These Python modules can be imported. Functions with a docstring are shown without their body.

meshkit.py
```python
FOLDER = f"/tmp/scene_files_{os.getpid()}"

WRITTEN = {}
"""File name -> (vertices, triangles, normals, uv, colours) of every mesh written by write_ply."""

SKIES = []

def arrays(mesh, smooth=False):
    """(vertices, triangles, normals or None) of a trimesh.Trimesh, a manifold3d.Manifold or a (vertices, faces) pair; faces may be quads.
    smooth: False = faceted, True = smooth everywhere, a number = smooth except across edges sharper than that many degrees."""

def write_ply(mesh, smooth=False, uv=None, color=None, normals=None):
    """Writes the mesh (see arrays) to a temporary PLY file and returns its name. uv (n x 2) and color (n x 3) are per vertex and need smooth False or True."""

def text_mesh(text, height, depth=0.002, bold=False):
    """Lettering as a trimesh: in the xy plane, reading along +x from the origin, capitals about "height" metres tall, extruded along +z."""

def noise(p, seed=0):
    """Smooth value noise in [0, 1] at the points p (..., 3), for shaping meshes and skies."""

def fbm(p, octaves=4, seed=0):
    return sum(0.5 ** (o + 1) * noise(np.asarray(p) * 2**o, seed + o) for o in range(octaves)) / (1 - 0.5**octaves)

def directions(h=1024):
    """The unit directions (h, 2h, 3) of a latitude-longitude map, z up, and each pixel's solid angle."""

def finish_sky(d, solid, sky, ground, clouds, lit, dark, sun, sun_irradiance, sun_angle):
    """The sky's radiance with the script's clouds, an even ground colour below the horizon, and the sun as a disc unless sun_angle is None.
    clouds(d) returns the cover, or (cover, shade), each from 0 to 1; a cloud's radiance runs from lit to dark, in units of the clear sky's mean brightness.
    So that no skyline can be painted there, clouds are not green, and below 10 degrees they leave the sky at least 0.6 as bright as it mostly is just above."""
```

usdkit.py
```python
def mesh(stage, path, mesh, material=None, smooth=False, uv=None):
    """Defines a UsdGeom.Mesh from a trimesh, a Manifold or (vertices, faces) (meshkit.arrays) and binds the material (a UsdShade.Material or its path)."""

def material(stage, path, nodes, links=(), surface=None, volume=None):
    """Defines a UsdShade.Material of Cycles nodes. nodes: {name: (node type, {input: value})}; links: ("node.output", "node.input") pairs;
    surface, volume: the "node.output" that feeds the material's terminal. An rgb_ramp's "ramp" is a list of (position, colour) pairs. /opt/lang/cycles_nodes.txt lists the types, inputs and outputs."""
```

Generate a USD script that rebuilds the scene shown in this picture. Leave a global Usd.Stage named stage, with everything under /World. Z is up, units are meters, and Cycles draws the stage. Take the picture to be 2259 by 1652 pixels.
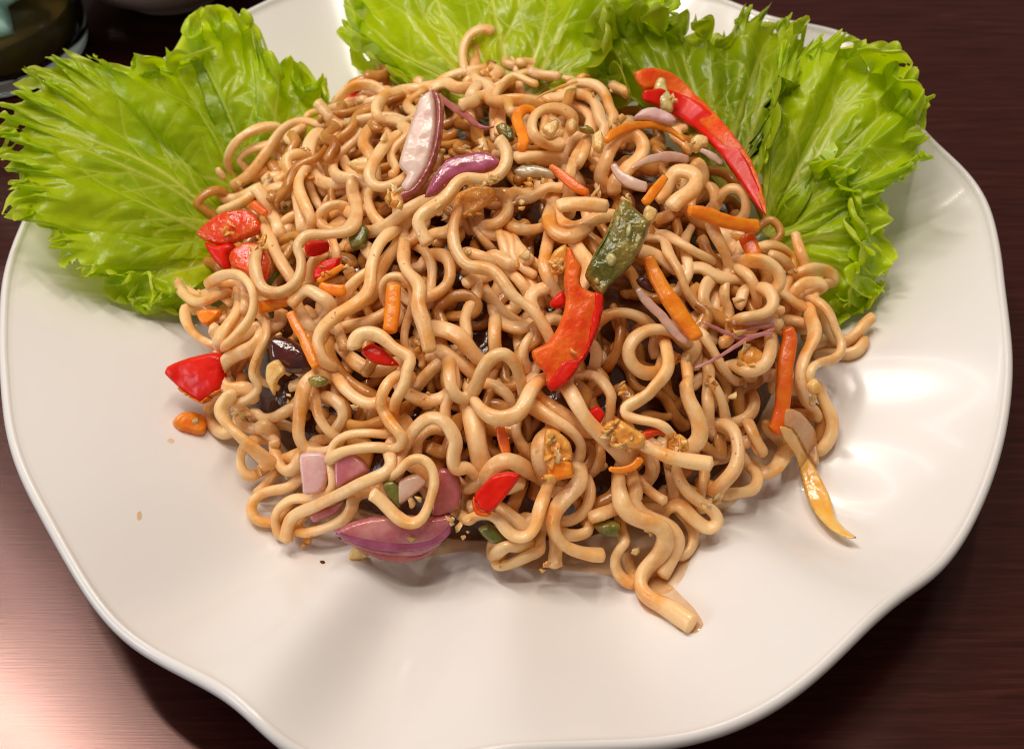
import math, random
import numpy as np
import trimesh, usdkit, meshkit
import shapely.geometry as sg
import shapely
from scipy.interpolate import CubicSpline
from scipy.spatial import cKDTree, Delaunay
from scipy.ndimage import gaussian_filter1d
from pxr import Usd, UsdGeom, UsdLux, UsdShade, Sdf, Gf, Vt

random.seed(7)
rng = np.random.default_rng(7)
stage = Usd.Stage.CreateInMemory()
UsdGeom.SetStageUpAxis(stage, UsdGeom.Tokens.z)
UsdGeom.SetStageMetersPerUnit(stage, 1.0)
UsdGeom.Xform.Define(stage, '/World')
UsdGeom.Scope.Define(stage, '/World/Looks')

# ------------------------------------------------------------------ camera
ELEV, DIST, HFOV = math.radians(52), 0.3403, math.radians(40)
TARGET = np.array([0.0, -0.0273, 0.03])
CAM = TARGET + DIST * np.array([0, -math.cos(ELEV), math.sin(ELEV)])
FWD = (TARGET - CAM) / DIST
RIGHT = np.array([1.0, 0, 0])
UPV = np.cross(RIGHT, FWD)
TH = math.tan(HFOV / 2)
EXPOSURE = 0.86
cam = UsdGeom.Camera.Define(stage, '/World/camera')
m = Gf.Matrix4d(1)
m.SetRow(0, Gf.Vec4d(*RIGHT, 0)); m.SetRow(1, Gf.Vec4d(*UPV, 0)); m.SetRow(2, Gf.Vec4d(*(-FWD), 0)); m.SetRow(3, Gf.Vec4d(*CAM, 1))
cam.AddTransformOp().Set(m)
cam.CreateHorizontalApertureAttr(36.0)
cam.CreateVerticalApertureAttr(36.0 * 748 / 1024)
cam.CreateFocalLengthAttr(18.0 / TH)
cam.CreateClippingRangeAttr(Gf.Vec2f(0.01, 100))
cam.CreateFStopAttr(19.0)
cam.CreateFocusDistanceAttr(0.324)
cam.CreateExposureAttr(EXPOSURE)

# ------------------------------------------------------------------ light (indoors: a window and ceiling panels, dim room bounce)
def reflect_panel(px_corners, height):
    """where the table top mirrors the given picture points, at that height: gives the place of a window or ceiling panel"""
    out = []
    for p in px_corners:
        d = ray(np.array([p], float))[0]
        t = CAM[2] / -d[2]; q = CAM + t * d; r = d * [1, 1, -1]
        out.append(q + r * (height / r[2]))
    return np.array(out)

def ray(px):
    px = np.asarray(px, float)
    d = FWD + np.outer((px[..., 0] - 1129.5) / 1129.5 * TH, RIGHT) - np.outer((px[..., 1] - 826) / 1129.5 * TH, UPV)
    return d / np.linalg.norm(d, axis=1, keepdims=True)

def rect_light(name, centre, aim, w, h, radiance, color):
    l = UsdLux.RectLight.Define(stage, '/World/' + name)
    z = np.array(centre, float) - np.array(aim, float); z /= np.linalg.norm(z)
    x = np.cross([0, 0, 1.0], z) if abs(z[2]) < .999 else np.array([1.0, 0, 0]); x /= np.linalg.norm(x); y = np.cross(z, x)
    mm = Gf.Matrix4d(1)
    mm.SetRow(0, Gf.Vec4d(*x, 0)); mm.SetRow(1, Gf.Vec4d(*y, 0)); mm.SetRow(2, Gf.Vec4d(*z, 0)); mm.SetRow(3, Gf.Vec4d(*map(float, centre), 1))
    l.AddTransformOp().Set(mm)
    l.CreateWidthAttr(w); l.CreateHeightAttr(h); l.CreateIntensityAttr(radiance); l.CreateColorAttr(Gf.Vec3f(*color))
    return l

MAT = usdkit.material
dm = MAT(stage, '/World/Looks/room_ambient', {'b': ('background_shader', {'color': (1.0, .90, .82), 'strength': 0.10})}, [], surface='b.background')
dome = UsdLux.DomeLight.Define(stage, '/World/room_light')
UsdShade.MaterialBindingAPI.Apply(dome.GetPrim()).Bind(dm)

wc = reflect_panel([(-260, 900), (190, 900), (190, 1560), (-260, 1560)], 1.3).mean(0)
wx = np.cross([0, 0, 1.0], wc / np.linalg.norm(wc)); wx /= np.linalg.norm(wx)
for k in (-1, 0, 1):                       # three tall panes
    rect_light('window_pane_light' + '_abc'[k + 1:k + 2].replace('_', 'c'), wc + wx * .20 * k, (0, 0, 0), 0.045, 0.50, 8.5, (1.0, .90, .88))
rect_light('ceiling_tube', (0.15, 0.45, 1.75), (0, 0, 0), 0.06, 1.0, 24.0, (1.0, .90, .78))
rect_light('ceiling_tube_b', (-0.25, -0.05, 1.8), (0, 0, 0), 0.06, 1.1, 24.0, (1.0, .90, .78))
rect_light('ceiling_tube_c', (-0.55, 0.45, 1.6), (0, 0, 0), 0.07, 0.7, 40.0, (1.0, .93, .84))
rect_light('side_window', (-1.3, -0.55, 0.55), (0, 0, 0.03), 0.5, 0.5, 3.6, (.80, .88, 1.0))

# ------------------------------------------------------------------ helpers
REG = {'M': (0, 0, 4000 / 2259), 'A': (620, 200, 1100 / 2259), 'B': (1620, 80, 1100 / 2259), 'C': (2480, 200, 1100 / 2259), 'D': (620, 900, 1100 / 2259),
       'E': (1620, 780, 1100 / 2259), 'F': (2480, 780, 1100 / 2259), 'G': (720, 1480, 1100 / 2259), 'H': (1720, 1480, 1100 / 2259),
       'I': (2480, 1480, 1100 / 2259), 'J': (2000, 1900, 900 / 2259)}

def P(text):
    """'A 10,20 30,40 E 5,6' -> picture points (of a 2259 wide picture), read region by region"""
    out, reg = [], 'M'
    for w in text.split():
        if w in REG: reg = w; continue
        x, y = map(float, w.split(','))
        ox, oy, s = REG[reg]
        out.append(((ox + x * s) * .56475, (oy + y * s) * .56475))
    return np.array(out)

ZK = 1100 / 2259 * .56475          # one zoom pixel in picture points
used = {}
def path_for(name, parent=None):
    base = parent.GetPath().pathString if parent is not None else '/World'
    k = (base, name); n = used.get(k, 0); used[k] = n + 1
    return f'{base}/{name}' + (f'_{n:03d}' if n else '')

def tag(prim, label=None, cat=None, group=None, kind=None):
    p = prim.GetPrim() if hasattr(prim, 'GetPrim') else prim
    for k, v in (('label', label), ('category', cat), ('group', group), ('kind', kind)):
        if v: p.SetCustomDataByKey(k, v)
    return p

def obj(name, mesh, mat, parent=None, smooth=True, **t):
    mm = usdkit.mesh(stage, path_for(name, parent), mesh, mat, smooth=smooth)
    return tag(mm, **t)

def thing(name, loc=None, **t):
    x = UsdGeom.Xform.Define(stage, path_for(name))
    if loc is not None: x.AddTranslateOp().Set(Gf.Vec3d(*map(float, loc)))
    return tag(x, **t)

def fbm(p, f, o=3, seed=0):
    return meshkit.fbm(np.asarray(p) * f + 100, o, seed) * 2 - 1

def unproj(px, z):
    d = ray(px); t = (np.asarray(z) - CAM[2]) / d[:, 2]
    return CAM + d * t[:, None]

def project(p):
    v = np.asarray(p) - CAM; z = v @ FWD
    return np.stack([1129.5 + 1129.5 * (v @ RIGHT) / z / TH, 826 - 1129.5 * (v @ UPV) / z / TH], -1)

# ------------------------------------------------------------------ materials
def pbr(name, color, rough=.4, color2=None, scale=120, bump=0, bump_scale=600, sss=0, sss_r=(1, .5, .25), sss_scale=.002, spec=.5, coat=0, coat_rough=.1, var=0, ramp=(.4, .65), dist=.0006, detail=3, **extra):
    n = {'g': ('geometry', {}), 'p': ('principled_bsdf', dict(base_color=color, roughness=rough, specular_ior_level=spec, coat_weight=coat, coat_roughness=coat_rough, subsurface_weight=sss, subsurface_radius=sss_r, subsurface_scale=sss_scale, **extra))}
    l = []
    if color2 is not None:
        n['n'] = ('noise_texture', {'scale': scale, 'detail': detail, 'roughness': .6})
        n['r'] = ('rgb_ramp', {'ramp': [(ramp[0], color), (ramp[1], color2)]})
        l += [('g.position', 'n.vector'), ('n.fac', 'r.fac')]
        last = 'r.color'
        if var:
            n['o'] = ('object_info', {}); n['mr'] = ('map_range', {'from_min': 0, 'from_max': 1, 'to_min': 1 - var, 'to_max': 1 + var})
            n['h'] = ('hsv', {}); l += [('o.random', 'mr.value'), ('mr.result', 'h.value'), (last, 'h.color')]; last = 'h.color'
        l.append((last, 'p.base_color'))
    if bump:
        n['bn'] = ('noise_texture', {'scale': bump_scale, 'detail': 3}); n['b'] = ('bump', {'strength': bump, 'distance': dist})
        l += [('g.position', 'bn.vector'), ('bn.fac', 'b.height'), ('b.normal', 'p.normal')]
        if coat: l.append(('b.normal', 'p.coat_normal'))
    return MAT(stage, '/World/Looks/' + name, n, l, surface='p.BSDF')

M_noodle = pbr('noodle_mat', (.98, .56, .26), .35, (.80, .27, .03), 95, .28, 700, sss=.28, sss_scale=.0016, sss_r=(1, .5, .22), coat=.13, coat_rough=.06, var=.12, ramp=(.46, .70), detail=5)
M_noodle_shade = pbr('noodle_shade_mat', (.62, .25, .055), .3, (.38, .12, .014), 95, .28, 700, sss=.3, sss_scale=.0018, coat=.3, coat_rough=.06, var=.12)  # darker copy of the noodle colour: shade of low, deep strands painted in
M_bit = pbr('garlic_mat', (.90, .53, .21), .35, (.80, .36, .08), 300, .3, 1500, sss=.4, sss_scale=.0012, coat=.3, var=.12)
M_orangebit = pbr('saucy_crumb_mat', (.86, .29, .03), .3, (.88, .42, .09), 400, .3, 1500, sss=.3, sss_scale=.001, coat=.5)
M_carrot = pbr('carrot_mat', (.98, .26, .006), .3, (.92, .17, .003), 260, .2, 1400, sss=.35, sss_scale=.0015, sss_r=(1, .35, .1), coat=.12)
M_carrot_red = pbr('carrot_red_mat', (.85, .10, .004), .3, (.90, .17, .005), 200, .2, 1400, sss=.35, sss_scale=.0015, sss_r=(1, .3, .1), coat=.12)
M_flesh = pbr('pepper_flesh_mat', (.95, .14, .010), .36, (.86, .045, .004), 160, .35, 700, dist=.0009, sss=.4, sss_scale=.002, sss_r=(1, .2, .08), coat=.08, spec=.3)
M_skin = pbr('pepper_skin_mat', (.76, .014, .003), .32, (.62, .006, .002), 150, .08, 500, sss=.15, sss_r=(1, .15, .05), coat=.05, coat_rough=.1, spec=.3)
M_shallot = pbr('shallot_mat', (.78, .47, .34), .3, (.70, .33, .24), 200, .15, 900, sss=.4, sss_scale=.0018, coat=.4)
M_pink = pbr('shallot_pink_mat', (.46, .11, .13), .25, (.60, .24, .22), 160, .1, 900, sss=.35, sss_scale=.0015, coat=.5)
M_purple = pbr('shallot_purple_mat', (.40, .085, .17), .22, (.30, .05, .09), 220, .15, 700, sss=.2, coat=.6, coat_rough=.08)
M_plum = pbr('shallot_skin_mat', (.33, .06, .07), .25, (.42, .12, .10), 220, .15, 900, sss=.2, coat=.5)
M_green = pbr('green_chili_mat', (.09, .10, .006), .25, (.30, .21, .03), 190, .6, 700, dist=.0011, sss=.2, coat=.6)
M_tomato = pbr('tomato_mat', (.80, .045, .005), .2, (.86, .16, .02), 240, .5, 600, dist=.001, sss=.35, sss_scale=.002, sss_r=(1, .2, .08), coat=.4, coat_rough=.05, ramp=(.45, .75))
M_gap_shade = pbr('gap_shade_mat', (.055, .017, .006), .18, (.11, .035, .010), 200, .4, 500, coat=.3)  # for the added inner sheet: shade between strands painted as near black
M_olive = pbr('olive_green_mat', (.10, .12, .01), .3, (.20, .17, .03), 250, .3, 900, coat=.5)
M_darkchili = pbr('dark_chili_mat', (.045, .006, .004), .15, (.09, .012, .006), 150, .3, 500, coat=.8, coat_rough=.05)
M_cabbage = pbr('cabbage_mat', (.86, .36, .035), .25, (.88, .52, .14), 130, .2, 700, sss=.2, sss_scale=.002, coat=.5)
M_glassy = pbr('glassy_onion_mat', (.45, .33, .20), .18, (.60, .45, .27), 200, .2, 700, sss=.4, coat=.8)
M_seed = pbr('chili_seed_mat', (.70, .56, .22), .3, (.55, .40, .12), 300, .2, 900, sss=.4, sss_scale=.001, coat=.5)
M_sauce = MAT(stage, '/World/Looks/sauce_mat', {'g': ('geometry', {}), 'n': ('noise_texture', {'scale': 140, 'detail': 3}), 'b': ('bump', {'strength': .3, 'distance': .001}), 'f': ('map_range', {'from_min': .35, 'from_max': .65, 'to_min': .08, 'to_max': .34}),
    't': ('transparent_bsdf', {'color': (1, .93, .80)}), 'p': ('principled_bsdf', {'base_color': (.66, .25, .03), 'roughness': .08, 'coat_weight': .3}), 'm': ('mix_closure', {})},
    [('g.position', 'n.vector'), ('n.fac', 'b.height'), ('b.normal', 'p.normal'), ('n.fac', 'f.value'), ('f.result', 'm.fac'), ('t.BSDF', 'm.closure1'), ('p.BSDF', 'm.closure2')], surface='m.closure')
M_plate = pbr('porcelain_mat', (.75, .715, .685), .21, (.76, .72, .69), 30, .03, 90, spec=.45, coat=.08, coat_rough=.04, dist=.0005)
M_bowl = pbr('bowl_mat', (.52, .42, .40), .2, coat=.3)
M_stain = MAT(stage, '/World/Looks/stain_mat', {'f': ('attribute', {'attribute': 'fade'}), 't': ('transparent_bsdf', {}), 'p': ('principled_bsdf', {'base_color': (.62, .30, .10), 'roughness': .2}), 'm': ('mix_closure', {'fac': .12})}, [('f.fac', 'm.fac'), ('t.BSDF', 'm.closure1'), ('p.BSDF', 'm.closure2')], surface='m.closure')

M_table = MAT(stage, '/World/Looks/table_mat', {
    'g': ('geometry', {}), 'mp': ('mapping', {'scale': (9, 150, 60)}), 'n': ('noise_texture', {'scale': 4, 'detail': 6, 'roughness': .65, 'distortion': .6}),
    'r': ('rgb_ramp', {'ramp': [(.3, (.018, .0032, .0024)), (.52, (.036, .0075, .0055)), (.72, (.058, .0150, .0105))]}),
    'n2': ('noise_texture', {'scale': 9, 'detail': 4}), 'rr': ('map_range', {'from_min': .3, 'from_max': .7, 'to_min': .12, 'to_max': .22}),
    'mp2': ('mapping', {'scale': (14, 420, 60)}), 'n3': ('noise_texture', {'scale': 5, 'detail': 4}), 'b': ('bump', {'strength': .02, 'distance': .0003}),
    'p': ('principled_bsdf', {'specular_ior_level': .6, 'specular_tint': (1, .60, .53), 'coat_weight': 0.0})},
    [('g.position', 'mp.vector'), ('mp.vector', 'n.vector'), ('n.fac', 'r.fac'), ('r.color', 'p.base_color'), ('g.position', 'n2.vector'), ('n2.fac', 'rr.value'), ('rr.result', 'p.roughness'),
     ('g.position', 'mp2.vector'), ('mp2.vector', 'n3.vector'), ('n3.fac', 'b.height'), ('b.normal', 'p.normal')], surface='p.BSDF')

# ------------------------------------------------------------------ table
tb = trimesh.creation.box([2.4, 2.0, .04]); tb.apply_translation([0, .2, -.02])
obj('table_top', tb, M_table, smooth=False, kind='structure', label='dark reddish brown lacquered wooden table top under the plate', cat='table')

# ------------------------------------------------------------------ plate: a fluted bowl with a wavy rim
RIM = [(-5, 700, .034), (2, 600, .032), (30, 515, .030), (130, 335, .033), (300, 165, .035), (505, 38, .033), (700, -50, .030), (900, -85, .033), (1130, -75, .035), (1350, -62, .032), (1500, -40, .031), (1620, 0, .034),
       (1700, 34, .036), (1740, 46, .0355), (1790, 46, .033), (1860, 60, .030), (1925, 95, .031), (1975, 155, .033), (2010, 235, .0365), (2055, 305, .036), (2105, 338, .033), (2155, 385, .030), (2190, 450, .029), (2206, 520, .030),
       (2219, 620, .033), (2230, 700, .035), (2240, 790, .0345), (2234, 885, .033), (2212, 1000, .032), (2172, 1110, .030), (2132, 1190, .028), (2080, 1257, .028), (2000, 1307, .032), (1930, 1366, .035), (1850, 1450, .0345), (1760, 1530, .033), (1640, 1600, .031),
       (1500, 1640, .030), (1300, 1650, .032), (1110, 1655, .035), (950, 1690, .034), (800, 1702, .031), (690, 1692, .031), (612, 1655, .034), (570, 1600, .037), (520, 1548, .0375), (460, 1512, .035), (395, 1480, .032), (325, 1444, .029), (258, 1400, .0285), (205, 1340, .030),
       (150, 1250, .032), (90, 1140, .034), (40, 1050, .035), (10, 960, .0355), (-2, 840, .035)]
RIM = np.array(RIM, float)
r3 = unproj(RIM[:, :2], RIM[:, 2])
rth = np.arctan2(r3[:, 1], r3[:, 0]); rrad = np.hypot(r3[:, 0], r3[:, 1]); o = np.argsort(rth)
NTH = 720
thg = np.linspace(-np.pi, np.pi, NTH, endpoint=False)
_t = np.concatenate([rth[o] - 2 * np.pi, rth[o], rth[o] + 2 * np.pi])
def per(v): return gaussian_filter1d(np.interp(thg, _t, np.tile(v[o], 3)), 5, mode='wrap')
RR, RZ = per(rrad) - .0004, per(r3[:, 2])
Z0, S0 = .0075, .36
def rim_at(th):
    k = (np.asarray(th) + np.pi) / (2 * np.pi) * NTH
    i = np.floor(k).astype(int); f = k - i
    return (RR[i % NTH] * (1 - f) + RR[(i + 1) % NTH] * f, RZ[i % NTH] * (1 - f) + RZ[(i + 1) % NTH] * f)
def prof(s): u = np.clip((s - S0) / (1 - S0), 0, 1); return .35 * u + .65 * u ** 1.9
RZM = RZ.mean()
def z_plate(x, y):
    th = np.arctan2(y, x); R, Z = rim_at(th); s = np.hypot(x, y) / R
    u = np.clip((s - S0) / (1 - S0), 0, 1)
    zz = Z0 + (RZM - Z0) * prof(s) + (Z - RZM) * (u ** 1.3 + 2.1 * np.sin(np.pi * u) * u)
    return np.where(s <= 1.0, zz, 0.0)

def plate_mesh():
    ns = 110
    S = np.concatenate([np.linspace(0.01, 1, ns)])
    T = thg
    def ring(s, dz=0, ext=0):
        R, Z = rim_at(T); u = np.clip((s - S0) / (1 - S0), 0, 1)
        z = Z0 + (RZM - Z0) * prof(s) + (Z - RZM) * (u ** 1.3 + 2.1 * np.sin(np.pi * u) * u)
        rr = R * s + ext
        return np.stack([rr * np.cos(T), rr * np.sin(T), z + dz], -1)
    rings = [ring(s) for s in S]
    # pull the inner rim in so that the rounded lip ends at the traced outline
    lip = []
    for a in np.linspace(0, 1, 9):
        ang = a * np.pi; rr = .0021
        lip.append(ring(1.0, dz=-rr + rr * math.cos(ang), ext=-.0012 + rr * math.sin(ang) * .75))
    rings[-1] = ring(1.0, 0, -.0016); rings[-2] = ring(S[-2], 0, -.0009)
    under = [ring(s, dz=-.0042 - .0008 * (1 - s), ext=-.0022) for s in np.linspace(.985, .52, 40)]
    foot = []
    R, Z = rim_at(T)
    for s, z in ((.50, .0045), (.49, .0015), (.48, .0004), (.45, .0004), (.44, .0015), (.43, .003), (.2, .003), (.01, .003)):
        foot.append(np.stack([.125 * s * np.cos(T), .125 * s * np.sin(T), 0 * T + z], -1))
    allr = rings + lip + under + foot
    V = np.concatenate(allr); n = len(allr); F = []
    j = np.arange(NTH); jn = (j + 1) % NTH
    for i in range(n - 1):
        a, b = i * NTH, (i + 1) * NTH
        F.append(np.stack([a + j, b + j, b + jn], -1)); F.append(np.stack([a + j, b + jn, a + jn], -1))
    V = np.vstack([V, [[0, 0, Z0], [0, 0, .003]]])
    F.append(np.stack([0 * j + len(V) - 2, j, jn], -1)); e = (n - 1) * NTH
    F.append(np.stack([0 * j + len(V) - 1, e + jn, e + j], -1))
    return V, np.concatenate(F)
obj('plate', plate_mesh(), M_plate, label='large white porcelain plate with wavy fluted rim under the noodles', cat='plate')

# ------------------------------------------------------------------ the heap the food lies on
HC, HR, HH = np.array([.0, .006]), np.array([.0875, .0840]), .057
def dome_h(x, y, H=HH):
    q = ((x - HC[0]) / HR[0]) ** 2 + ((y - HC[1]) / HR[1]) ** 2
    return H * np.clip(1 - q, 0, 1) ** .62
def z_food(x, y, off=0.0):
    return z_plate(x, y) + np.maximum(dome_h(x, y) + off, .0012)
def food_normal(p):
    e = .002; x, y = p[:, 0], p[:, 1]
    dx = (z_food(x + e, y) - z_food(x - e, y)) / (2 * e); dy = (z_food(x, y + e) - z_food(x, y - e)) / (2 * e)
    n = np.stack([-np.clip(dx, -2, 2), -np.clip(dy, -2, 2), np.ones_like(dx)], -1)
    return n / np.linalg.norm(n, axis=1, keepdims=True)

HAS = [None]
def dome_clear(neg, X, Y):
    """a ray that passes over the heap and only meets the plate behind it does not count as meeting the food"""
    i = np.arange(len(neg)); k = neg.argmax(1); x, y = X[i, k], Y[i, k]
    return neg.any(1) & ((y < HC[1] + .01) | (dome_h(x, y) > .004))
def hit(px, off, surf=z_food):
    d = ray(px); ts = np.linspace(.24, .50, 300)
    off = np.broadcast_to(off, (len(d),))
    X = CAM[0] + d[:, :1] * ts; Y = CAM[1] + d[:, 1:2] * ts; Z = CAM[2] + d[:, 2:] * ts
    F = Z - surf(X, Y, off[:, None]) if surf is z_food else Z - surf(X, Y)
    neg = F < 0; has = neg.any(1) if surf is not z_food else dome_clear(neg, X, Y); k = np.maximum(neg.argmax(1), 1)
    i = np.arange(len(d)); f0, f1 = F[i, k - 1], F[i, k]
    t = ts[k - 1] + (ts[k] - ts[k - 1]) * np.clip(f0 / np.where(f0 - f1 == 0, 1, f0 - f1), 0, 1)
    HAS[0] = has
    # rays that pass over the heap: the place where they come nearest to it
    near = np.argmin(np.where(ts < .40, F, 9), 1)
    return np.where(has, t, ts[near])

def spline2(px, step):
    px = np.asarray(px, float)
    if len(px) == 2: px = np.array([px[0], px.mean(0), px[1]])
    c = np.concatenate([[0], np.cumsum(np.maximum(np.linalg.norm(np.diff(px, axis=0), axis=1), 1e-6) ** .6)])
    cs = CubicSpline(c, px); q = cs(np.linspace(0, c[-1], 400))
    l = np.concatenate([[0], np.cumsum(np.linalg.norm(np.diff(q, axis=0), axis=1))])
    n = max(int(l[-1] / step), 4); g = np.linspace(0, l[-1], n)
    return np.stack([np.interp(g, l, q[:, 0]), np.interp(g, l, q[:, 1])], -1)

SC = TH / 1129.5
def frames(p, up=None):
    t = np.gradient(p, axis=0); t /= np.linalg.norm(t, axis=1, keepdims=True) + 1e-12
    n = np.zeros_like(p)
    if up is not None:
        n = up - (up * t).sum(1, keepdims=True) * t; n /= np.linalg.norm(n, axis=1, keepdims=True) + 1e-12
    else:
        a = np.array([0, 0, 1.0]) if abs(t[0, 2]) < .9 else np.array([1.0, 0, 0])
        v = a - a.dot(t[0]) * t[0]; n[0] = v / np.linalg.norm(v)
        for i in range(1, len(p)):
            v = n[i - 1] - n[i - 1].dot(t[i]) * t[i]; n[i] = v / (np.linalg.norm(v) + 1e-12)
    return t, n, np.cross(t, n)

def sweep(p, a, b, sides=10, up=None, power=2.0, twist=0.0, round_ends=.6, seed=0, rough=0.05):
    """a closed tube along p with half axes a (sideways) and b (along up), superellipse section"""
    p = np.asarray(p); n = len(p)
    t, N, B = frames(p, up)
    a = np.broadcast_to(a, (n,)).copy(); b = np.broadcast_to(b, (n,)).copy()
    L = np.concatenate([[0], np.cumsum(np.linalg.norm(np.diff(p, axis=0), axis=1))])
    ro = np.maximum(a.mean(), b.mean()) * round_ends
    cap = lambda d: np.sqrt(np.clip(1 - np.clip(1 - d / max(ro, 1e-9), 0, 1) ** 2, .10, 1))
    k = cap(L) * cap(L[-1] - L)
    wob = 1 + rough * fbm(np.stack([L * 160, 0 * L + seed * 3.7, 0 * L], -1), 1.0, 2, seed)
    a *= k * wob; b *= k * wob
    A = np.linspace(0, 2 * np.pi, sides, endpoint=False); c, s = np.cos(A), np.sin(A)
    cx = np.sign(c) * np.abs(c) ** (2 / power); sx = np.sign(s) * np.abs(s) ** (2 / power)
    tw = np.linspace(0, twist, n)[:, None]
    u = (a[:, None] * cx) ; v = (b[:, None] * sx)
    uu = u * np.cos(tw) - v * np.sin(tw); vv = u * np.sin(tw) + v * np.cos(tw)
    V = p[:, None] + B[:, None] * uu[..., None] + N[:, None] * vv[..., None]
    V = V.reshape(-1, 3); j = np.arange(sides); jn = (j + 1) % sides; F = []
    base = np.arange(n - 1)[:, None] * sides
    F.append(np.stack([(base + j), (base + jn), (base + sides + jn)], -1).reshape(-1, 3))
    F.append(np.stack([(base + j), (base + sides + jn), (base + sides + j)], -1).reshape(-1, 3))
    V = np.vstack([V, p[:1], p[-1:]]); e = (n - 1) * sides
    F.append(np.stack([0 * j + len(V) - 2, jn, j], -1)); F.append(np.stack([0 * j + len(V) - 1, e + j, e + jn], -1))
    F = np.concatenate(F)[:, ::-1]
    mm = trimesh.Trimesh(V, F, process=False)
    return mm if mm.volume > 0 else trimesh.Trimesh(V, F[:, ::-1], process=False)

# ------------------------------------------------------------------ lettuce leaves
def leaf_mat(name, deep, mid, pale):
    return MAT(stage, '/World/Looks/' + name, {
        'g': ('geometry', {}), 'v': ('attribute', {'attribute': 'vein'}), 'e': ('attribute', {'attribute': 'edge'}),
        'n': ('noise_texture', {'scale': 45, 'detail': 4, 'roughness': .6}), 'r': ('rgb_ramp', {'ramp': [(.35, deep), (.62, mid)]}),
        'me': ('mix_color', {'b': mid}), 'mv': ('mix_color', {'b': pale}),
        'bn': ('noise_texture', {'scale': 420, 'detail': 3}), 'b': ('bump', {'strength': .35, 'distance': .0007}),
        'p': ('principled_bsdf', {'roughness': .34, 'coat_weight': .25, 'coat_roughness': .15, 'specular_ior_level': .45}), 't': ('translucent_bsdf', {}), 'hs': ('hsv', {'value': 1.25, 'saturation': 1.05}), 'm': ('mix_closure', {'fac': .5})},
        [('g.position', 'n.vector'), ('n.fac', 'r.fac'), ('r.color', 'me.a'), ('e.fac', 'me.fac'), ('me.result', 'mv.a'), ('v.fac', 'mv.fac'), ('mv.result', 'p.base_color'), ('mv.result', 'hs.color'), ('hs.color', 't.color'),
         ('g.position', 'bn.vector'), ('bn.fac', 'b.height'), ('b.normal', 'p.normal'), ('p.BSDF', 'm.closure1'), ('t.BSDF', 'm.closure2')], surface='m.closure')
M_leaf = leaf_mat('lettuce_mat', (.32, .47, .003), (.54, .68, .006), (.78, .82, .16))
M_leaf_dark = leaf_mat('lettuce_dark_mat', (.18, .29, .004), (.40, .50, .006), (.66, .70, .13))  # darker green, for the leaf behind the long pepper strip

def smooth01(x, a, b):
    u = np.clip((x - a) / (b - a), 0, 1); return u * u * (3 - 2 * u)

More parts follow.
